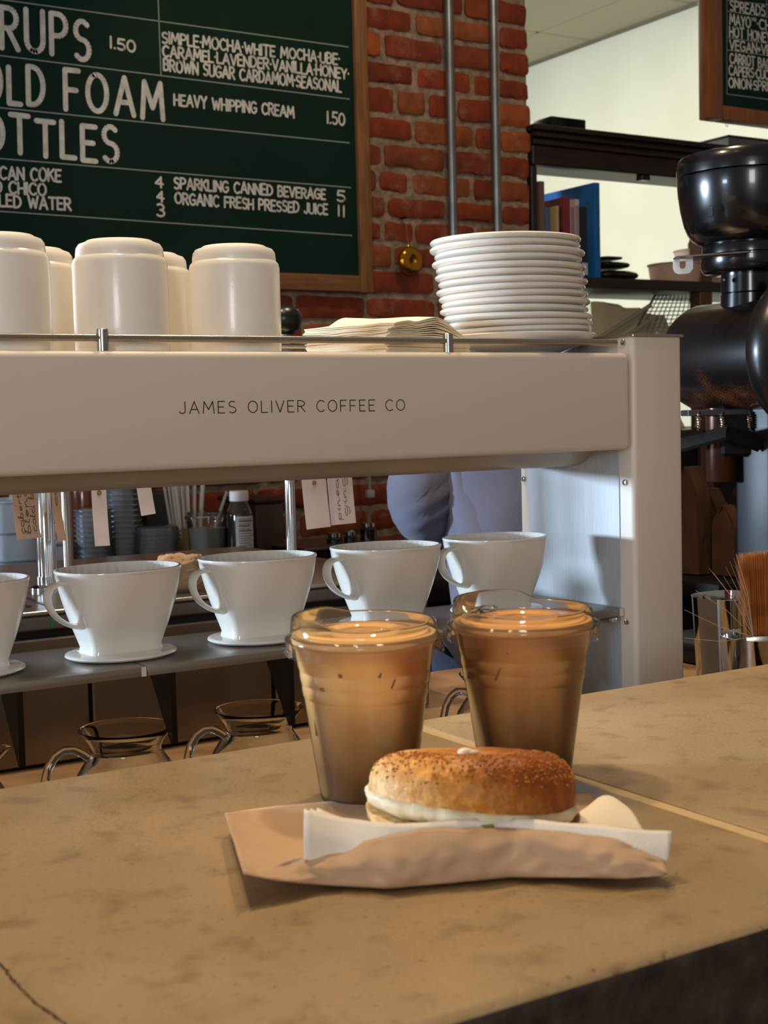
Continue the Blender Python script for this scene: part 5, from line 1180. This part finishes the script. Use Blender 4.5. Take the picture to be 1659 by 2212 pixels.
# shelf goods
M_sack = mat('dark_foil', (40, 36, 26), .3, var=(20, 18, 14), vscale=40, bump=.6, bscale=60)
for i, (pl, pr, py, hh, lab) in enumerate(((1296, 1382, 597, .030, 'bottom dark crinkled packet right of the blue book'), (1297, 1362, 578, .022, 'middle dark crinkled packet right of the blue book'), (1298, 1345, 562, .012, 'top dark crinkled packet right of the blue book'))):
    xa, xb = ony(pl, 560, YS + .05).x, ony(pr, 560, YS + .05).x; zb_0 = zsh + .0006 + (0, .0312, .0545)[i]
    bm = bmesh.new(); bmesh.ops.create_icosphere(bm, subdivisions=4, radius=1)
    for v in bm.verts:
        c = v.co.copy(); n_ = noise.noise(c * 3 + Vector((i * 7, 0, 0))); sx_ = math.copysign(abs(c.x) ** .6, c.x); sy_ = math.copysign(abs(c.y) ** .6, c.y)
        v.co = Vector(((xa + xb) / 2 + sx_ * (xb - xa) / 2, YS + .09 + sy_ * .06, zb_0 + max(0, (c.z * .5 + .5 + n_ * .18 * (1 - abs(c.z)))) * hh * .95))
    obj('crinkled_packet', MB().bm(bm), M_sack, label=lab, cat='packet', group='dark packets on the shelf', base=((xa + xb) / 2, YS + .09, zb_0), angle=25)
M_tub = mat('blush_paper_tub', (186, 150, 130), .6)
def tub(px, wpx, ptop, Y, label, band=False, zbase=None):
    c = ony(px, 590, Y); D = (c - CAM).dot(FWD); r = wpx / 2 * D / FPX; zt = ony(px, ptop, Y).z; zb0 = (zsh if zbase is None else zbase) + .0005
    t = thing('paper_tub', label, 'tub', (c.x, Y, zb0), 'paper tubs on the shelf')
    obj('wall', MB().lathe([(0, zb0 + .003), (r * .86, zb0 + .003), (r * .87, zb0), (r * .89, zb0), (r * .99, zt - .004), (r * 1.03, zt - .003), (r * 1.03, zt), (r * .98, zt), (r * .86, zb0 + .005), (0, zb0 + .005)], 44, c=(c.x, Y, 0), cap=False), M_tub, t)
    if band: obj('printed_band', MB().lathe([(r * .905, zb0 + .013), (r * .915, zb0 + .018)], 44, c=(c.x, Y, 0), cap=False), mat('tub_print', (120, 92, 82), .6), t)
    return c.x, zt
tub(1461, 122, 571, YS + .08, 'wide low blush paper tub on the shelf, in front', True)
xt, ztb = tub(1515, 116, 541, YS + .19, 'taller blush paper tub behind the low one, partly behind the grinder neck')
q = ony(1496, 530, YS + .24)
t = thing('glass_jar', 'small glass jar with green herb behind the paper tubs', 'jar', (q.x + .03, YS + .26, zsh + .0005))
obj('jar', MB().lathe([(0, zsh + .0005), (.022, zsh + .0005), (.023, zsh + .004), (.022, q.z + .01), (.016, q.z + .02), (0, q.z + .02)], 30, c=(q.x + .03, YS + .26, 0), cap=False), M_film, t)
mb = MB(); rnd = random.Random(2)
for k in range(26):
    a = rnd.uniform(0, 6.28); r_ = rnd.uniform(0, .014); z = rnd.uniform(q.z - .03, q.z + .012); mb.ball((q.x + .03 + r_ * cos(a), YS + .26 + r_ * sin(a), z), .005, (1, .5, 1.2), 8, 6)
obj('herb', mb, mat('dull_green_leaf', (70, 96, 58), .6), t, kind='stuff')
# below: kraft bag, steel tray rails, wire basket
zlb = 1.2355
xa, xb = ony(1262, 660, YS + .20).x, ony(1440, 660, YS + .20).x; zt = zsh - .052
bm = bmesh.new(); bmesh.ops.create_cube(bm, size=1); bmesh.ops.subdivide_edges(bm, edges=bm.edges[:], cuts=14, use_grid_fill=True)
for v in bm.verts:
    c = v.co.copy(); z = (c.z + .5); n_ = noise.noise(Vector((c.x * 5, c.y * 5, c.z * 5))) * .014 + abs(noise.noise(Vector((c.x * 3, c.z * 4, 8)))) * .018
    v.co = Vector(((xa + xb) / 2 + c.x * (xb - xa) * (1 - .25 * max(0, z - .5)) - .03 * z + n_, YS + .205 + c.y * .13 * (1 - .55 * max(0, z - .4)) - n_, zlb + .0004 + z * (zt - zlb) * (1 - .10 * (c.x + .5) * z) + (n_ * .6 if z > .05 else 0)))
obj('kraft_sack', MB().bm(bm), mat('pale_kraft', (244, 226, 180), .8, var=(230, 208, 160), vscale=12, bump=.15, bscale=30), label='pale brown paper sack slumped under the middle shelf', cat='paper bag', base=((xa + xb) / 2, YS + .205, zlb), angle=40)
t = thing('wire_basket', 'silver wire mesh basket leaning under the middle shelf left of the grinder', 'basket', (2.83, YS + .09, zlb))
A, B, C_, D_ = ony(1372, 716, YS + .065), ony(1512, 716, YS + .065), ony(1420, 630, YS + .115), ony(1516, 628, YS + .115)
mb = MB(); MW = mat('silver_wire', (168, 170, 160), .3, .9)
for k in range(13):
    u = k / 12; mb.tube([A.lerp(B, u), C_.lerp(D_, u)], .0016, 6)
for k in range(11):
    v_ = k / 10; mb.tube([A.lerp(C_, v_), B.lerp(D_, v_)], .0016, 6)
obj('mesh_side', mb, MW, t)
mb = MB(); mb.tube([A, C_, D_, B], .004, 8); obj('rim', mb, MW, t)
mb = MB()
E1, E2 = A + Vector((0, 0, zlb + .006 - A.z)), B + Vector((0, 0, zlb + .006 - B.z))
for a_, b_ in ((A, E1), (B, E2), (E1, E2), (A.lerp(B, .33), E1.lerp(E2, .33)), (A.lerp(B, .66), E1.lerp(E2, .66))): mb.tube([a_, b_], .002, 6)
obj('mesh_front', mb, MW, t)
q0, q1 = ony(1308, 722, YS + .03), ony(1405, 660, YS + .045); 
t = thing('tray_rails', 'grey tray edge leaning in front of the paper sack', 'tray', (q0.x, YS + .03, zlb))
dn = (q0 - q1) * 1.9
mb = MB(); mb.tube([q1, q0, q0 + dn * .7], .007, 10); mb.tube([q1 + Vector((.02, 0, -.03)), q0 + Vector((.025, 0, -.03)), q0 + dn * .55 + Vector((.02, 0, -.02))], .006, 10); obj('rail', mb, mat('grey_tray', (140, 130, 116), .45), t)

# ================================================================== grinder
gx, gy = 1.513, 1.432
KP = 2.0 / FPX
t = thing('coffee_grinder', 'large black coffee grinder with hopper at the right edge', 'coffee grinder', (gx, gy, ZL))
gz = lambda py: atd(1613, py, 2.0).z
hp_ = [(0, 334), (60, 335), (120, 338), (142, 343), (149, 352), (151, 368), (150.5, 384)]
obj('hopper_lid', MB().lathe([(r * KP, gz(y)) for r, y in hp_] + [(0, gz(384))], 64, c=(gx, gy, 0), cap=False), M_grind, t)
hb = [(0, 387), (149.5, 387), (150, 392), (148, 420), (143, 455), (136, 485), (128, 505), (118, 519), (106, 526), (98, 529), (98, 530), (0, 530)]
hop = obj('hopper', MB().lathe([(r * KP, gz(y)) for r, y in hb], 64, c=(gx, gy, 0), cap=False), M_grind, t)
q = atd(1535, 458, 1.905); 
obj('emblem', MB().box(-.004, .004, -.001, .001, -.006, .006, .0006, 1, M=Matrix.Translation(q) @ Matrix.Rotation(-.62 - .5, 4, 'Z')), mat('embossed_black', (30, 30, 34), .35), hop)
obj('collar', MB().lathe([(0, gz(529)), (97 * KP, gz(531)), (98 * KP, gz(534)), (98 * KP, gz(551)), (95 * KP, gz(553)), (95 * KP, gz(556)), (100 * KP, gz(557)), (101 * KP, gz(578)), (96 * KP, gz(588)), (88 * KP, gz(591)), (0, gz(591))], 56, c=(gx, gy, 0), cap=False), M_grind, t)
obj('neck', MB().lathe([(0, gz(590)), (58 * KP, gz(590)), (59 * KP, gz(632)), (57 * KP, gz(634)), (59 * KP, gz(636)), (60 * KP, gz(665)), (0, gz(668))], 48, c=(gx, gy, 0), cap=False), M_grind, t)
q = atd(1566, 605, 1.97)
obj('set_screw', MB().lathe([(.0035, 0), (.0035, .002), (.0015, .001)], 14, M=Matrix.Translation(q) @ Vector((q.x - gx, q.y - gy, 0)).to_track_quat('Z', 'Y').to_matrix().to_4x4()), M_black, t)
# forked gate lever
a = atd(1476, 572, 1.93); e1 = Vector((RGT.x, RGT.y, 0)).normalized(); e3 = Vector((0, 0, 1)); e2 = e1.cross(e3)
def fork(p): return a + e1 * (p[0] * KP) + e3 * (-p[1] * KP)
fp = [(-21, -14), (-8, -15), (-8, 4), (-5, 8), (1, 8), (5, 4), (5, -15), (20, -16), (20, 8), (13, 17), (4, 19), (-10, 19), (-17, 16), (-21, 8)]
obj('gate_fork', MB().prism(fp, lambda p, k: fork(p) + e2 * k, -.001, .001), mat('pale_steel', (236, 240, 245), 0.4, 0.2), t, smooth=False, label='bright U shaped fork')
obj('gate_arm', MB().prism([(-21, -14), (20, -16), (90, -19), (130, -21), (130, -18), (90, -16), (20, -13), (-21, -12)], lambda p, k: fork(p) + e2 * k, -.001, .028), M_darksteel, t, smooth=False)
# grinding body lies along the depth of the bar
za = gz(768); Ry = Matrix.Rotation(pi / 2, 4, 'X')
def ycyl(prof, y0, seg=64): # profile (r, distance towards the front)
    return MB().lathe(prof, seg, cap=False, M=Matrix.Translation((gx, y0, za)) @ Ry)
R1 = .079
obj('motor_body', ycyl([(0, 0), (R1 * .72, 0), (R1 * .92, .006), (R1, .022), (R1, .205), (0, .205)], gy + .11), M_dusty, t, label='black cylinder dusted with ground coffee')
obj('burr_housing', ycyl([(0, 0), (R1 * 1.05, 0), (R1 * 1.36, .010), (R1 * 1.42, .018), (R1 * 1.42, .040), (R1 * 1.34, .050), (R1 * 1.2, .054), (0, .056)], gy - .085), M_dusty, t)
for k in (.9, .6):
    obj('cover_ring', ycyl([(R1 * k, 0), (R1 * k + .003, 0), (R1 * k + .003, .003), (R1 * k, .003), (R1 * k, 0)], gy - .1405), M_black, t)
obj('adjustment_dial', ycyl([(0, 0), (.030, 0), (.028, .022), (0, .022)], gy - .141), M_black, t)
# bag clamp, springs, chute, column, base
zc_ = gz(890); cxx = atd(1515, 890, 2.0)
P_ = lambda px, py, D=2.0: atd(px, py, D)
def bar(px0, px1, py0, py1, d0, d1, bev=.001):
    p = P_(px0, py0); a0 = P_(px0, py1); b0 = P_(px1, py1)
    cx = [p, a0]
    mb = MB(); w = (px1 - px0) * KP; h = (py1 - py0) * KP; c = P_((px0 + px1) / 2, (py0 + py1) / 2)
    mb.box(-w / 2, w / 2, d0, d1, -h / 2, h / 2, bev, 1, M=Matrix.Translation(c) @ Matrix.Rotation(-YAW, 4, 'Z')); return mb
obj('clamp_plate', bar(1483, 1640, 884, 897, -.01, .04), mat('dark_grey_metal', (52, 52, 58), .45, .3), t)
obj('clamp_block', bar(1557, 1650, 876, 985, -.005, .05, .004), M_blackm, t)
for px in (1509, 1560, 1620):
    c = P_(px, 909, 1.99); sp_ = []
    for k in range(73): sp_.append(c + Vector((.0045 * cos(k * pi / 6), .0045 * sin(k * pi / 6), .010 - .020 * k / 72)))
    obj('spring', MB().tube(sp_, .0013, 6), M_chrome, t)
    obj('spring_pin', MB().tube([c + Vector((0, 0, .013)), c + Vector((0, 0, -.014))], .003, 10), M_black, t)
c = P_(1558, 960, 2.03); M_chute = mat('chute_wood_reflection', (70, 40, 30), .3, .5)  # brown of the reflected wood is put into the chute's base colour
obj('chute', MB().lathe([(0, gz(880)), (33 * KP, gz(880)), (33.5 * KP, gz(1038)), (32 * KP, gz(1041)), (30 * KP, gz(1041)), (30 * KP, gz(1000)), (0, gz(1000))], 36, c=(c.x, c.y, 0), cap=False), M_chute, t)
fa, fb = P_(1560, 938, 1.95), P_(1420, 975, 2.10)
obj('bag_fork', MB().tube([P_(1640, 960, 1.98), P_(1572, 934, 1.95), fb], .0085, 8, flat=(1.3, .6)), M_blackm, t)
c = P_(1664, 1100, 2.02); M_navy = mat('navy_black_steel', (12, 15, 22), .4)
obj('stand_column', MB().box(c.x - .036, c.x + .036, c.y - .036, c.y + .036, ZL + .03, za - R1 * .6, .008, 3), M_navy, t)
obj('stand_base', MB().box(gx - .09, gx + .16, gy - .10, gy + .14, ZL + .0003, ZL + .030, .008, 3), M_navy, t)

# kraft coffee bags on a low dark stand in the shade behind
bz_ = gz(1238)
t = thing('low_stand', 'low dark stand in the shade behind the white end post', 'stand', (2.0, 1.92, 0))
zst = atd(1540, 1240, 2.55).z
mb = MB(); mb.box(1.74, 2.34, 1.72, 2.12, zst - .03, zst, .004, 2); obj('top', mb, M_blackm, t)
mb = MB()
mb.box(1.77, 2.32, 1.76, 2.10, 0, zst - .0305); obj('cabinet', mb, M_blackm, t)
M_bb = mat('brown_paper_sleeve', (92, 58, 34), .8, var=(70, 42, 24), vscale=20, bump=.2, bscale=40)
bag_i = 0
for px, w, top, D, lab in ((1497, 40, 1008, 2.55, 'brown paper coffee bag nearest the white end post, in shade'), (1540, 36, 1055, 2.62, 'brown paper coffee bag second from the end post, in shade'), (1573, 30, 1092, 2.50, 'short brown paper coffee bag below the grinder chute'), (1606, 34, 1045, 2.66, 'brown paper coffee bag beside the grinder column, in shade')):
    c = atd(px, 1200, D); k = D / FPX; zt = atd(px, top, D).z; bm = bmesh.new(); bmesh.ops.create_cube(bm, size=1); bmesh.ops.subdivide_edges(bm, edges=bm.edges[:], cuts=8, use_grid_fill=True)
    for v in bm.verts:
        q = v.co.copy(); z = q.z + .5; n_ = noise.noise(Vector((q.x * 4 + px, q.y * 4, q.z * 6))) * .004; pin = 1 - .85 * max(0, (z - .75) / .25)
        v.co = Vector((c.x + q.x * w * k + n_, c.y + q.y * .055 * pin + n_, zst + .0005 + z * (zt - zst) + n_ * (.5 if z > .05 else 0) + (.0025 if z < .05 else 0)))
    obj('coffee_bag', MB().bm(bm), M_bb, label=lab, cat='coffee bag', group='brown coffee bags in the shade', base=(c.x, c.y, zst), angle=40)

# ================================================================== steel tins and brush
def tin(px, py, D, rpx, label, dent=False):
    c = atd(px, py, D); r = rpx * D / FPX; zt = c.z; z0 = ZL + .0003
    t = thing('steel_tin', label, 'tin', (c.x, c.y, z0), 'steel tins by the end post')
    obj('wall', MB().lathe([(0, z0 + .004), (r * .78, z0 + .004), (r * .80, z0), (r * .815, z0), (r * .83, z0 + .004), (r * .995, zt - .003), (r, zt), (r * .985, zt), (r * .97, zt - .004), (r * .80, z0 + .006), (0, z0 + .006)], 64, c=(c.x, c.y, 0), cap=False), M_chrome, t)
    return c, r
ca, ra = tin(1581, 1286, 1.66, 86, 'taller polished steel tin beside the white end post')
cb, rb = tin(1656, 1371, 1.49, 98, 'polished steel tin holding the brush at the right edge')
bq = atd(1668, 1378, 1.49)
t = thing('grinder_brush', 'flat orange brown bristle brush standing in the steel tin', 'brush', (bq.x, bq.y, ZL + .012))
Mr = Matrix.Translation(bq) @ Matrix.Rotation(-YAW, 4, 'Z')
kb_ = 1.49 / FPX
obj('ferrule', MB().box(-62 * kb_, 62 * kb_, -.008, .008, -.022, .004, .002, 2, M=Mr), M_steel, t)
obj('handle', MB().box(-14 * kb_, 14 * kb_, -.006, .006, -(bq.z - ZL - .013), -.0225, .003, 2, M=Mr), M_redwood, t)
rnd = random.Random(9); mb = MB()
for k in range(1500):
    u = rnd.uniform(-1, 1); v = rnd.uniform(-1, 1); h_ = (186 + rnd.uniform(-8, 5) + 6 * u) * kb_
    p = Vector((u * 58 * kb_, v * .0065, 0)); e = Vector((u * 70 * kb_ + rnd.uniform(-.001, .001), v * .011 + rnd.uniform(-.001, .001), h_)); md_ = p.lerp(e, .5) + Vector((-u * .001, 0, 0))
    mb.tube([Mr @ p, Mr @ md_, Mr @ e], [.00034, .00032, .0002], 3, caps=False)
obj('bristles', mb, M_bristle, t, kind='stuff')
mb = MB()
for (x, y) in ((1532, 1228), (1540, 1236), (1568, 1225), (1576, 1212), (1585, 1205), (1590, 1196), (1502, 1275), (1478, 1317), (1478, 1378), (1563, 1245), (1595, 1210), (1588, 1222), (1581, 1250)):
    p = bq + Vector((-.028, 0, .004)) ; e = atd(x, y, 1.47); mm = p.lerp(e, .5) + Vector((0, -.003, -.004 if y > 1300 else .004)); mb.tube([p, mm, e], [.0003, .00026, .00018], 4, caps=False)
obj('stray_bristles', mb, mat('pale_bristle', (176, 150, 120), .5), t, kind='stuff')
SC.cycles.transparent_max_bounces = 32
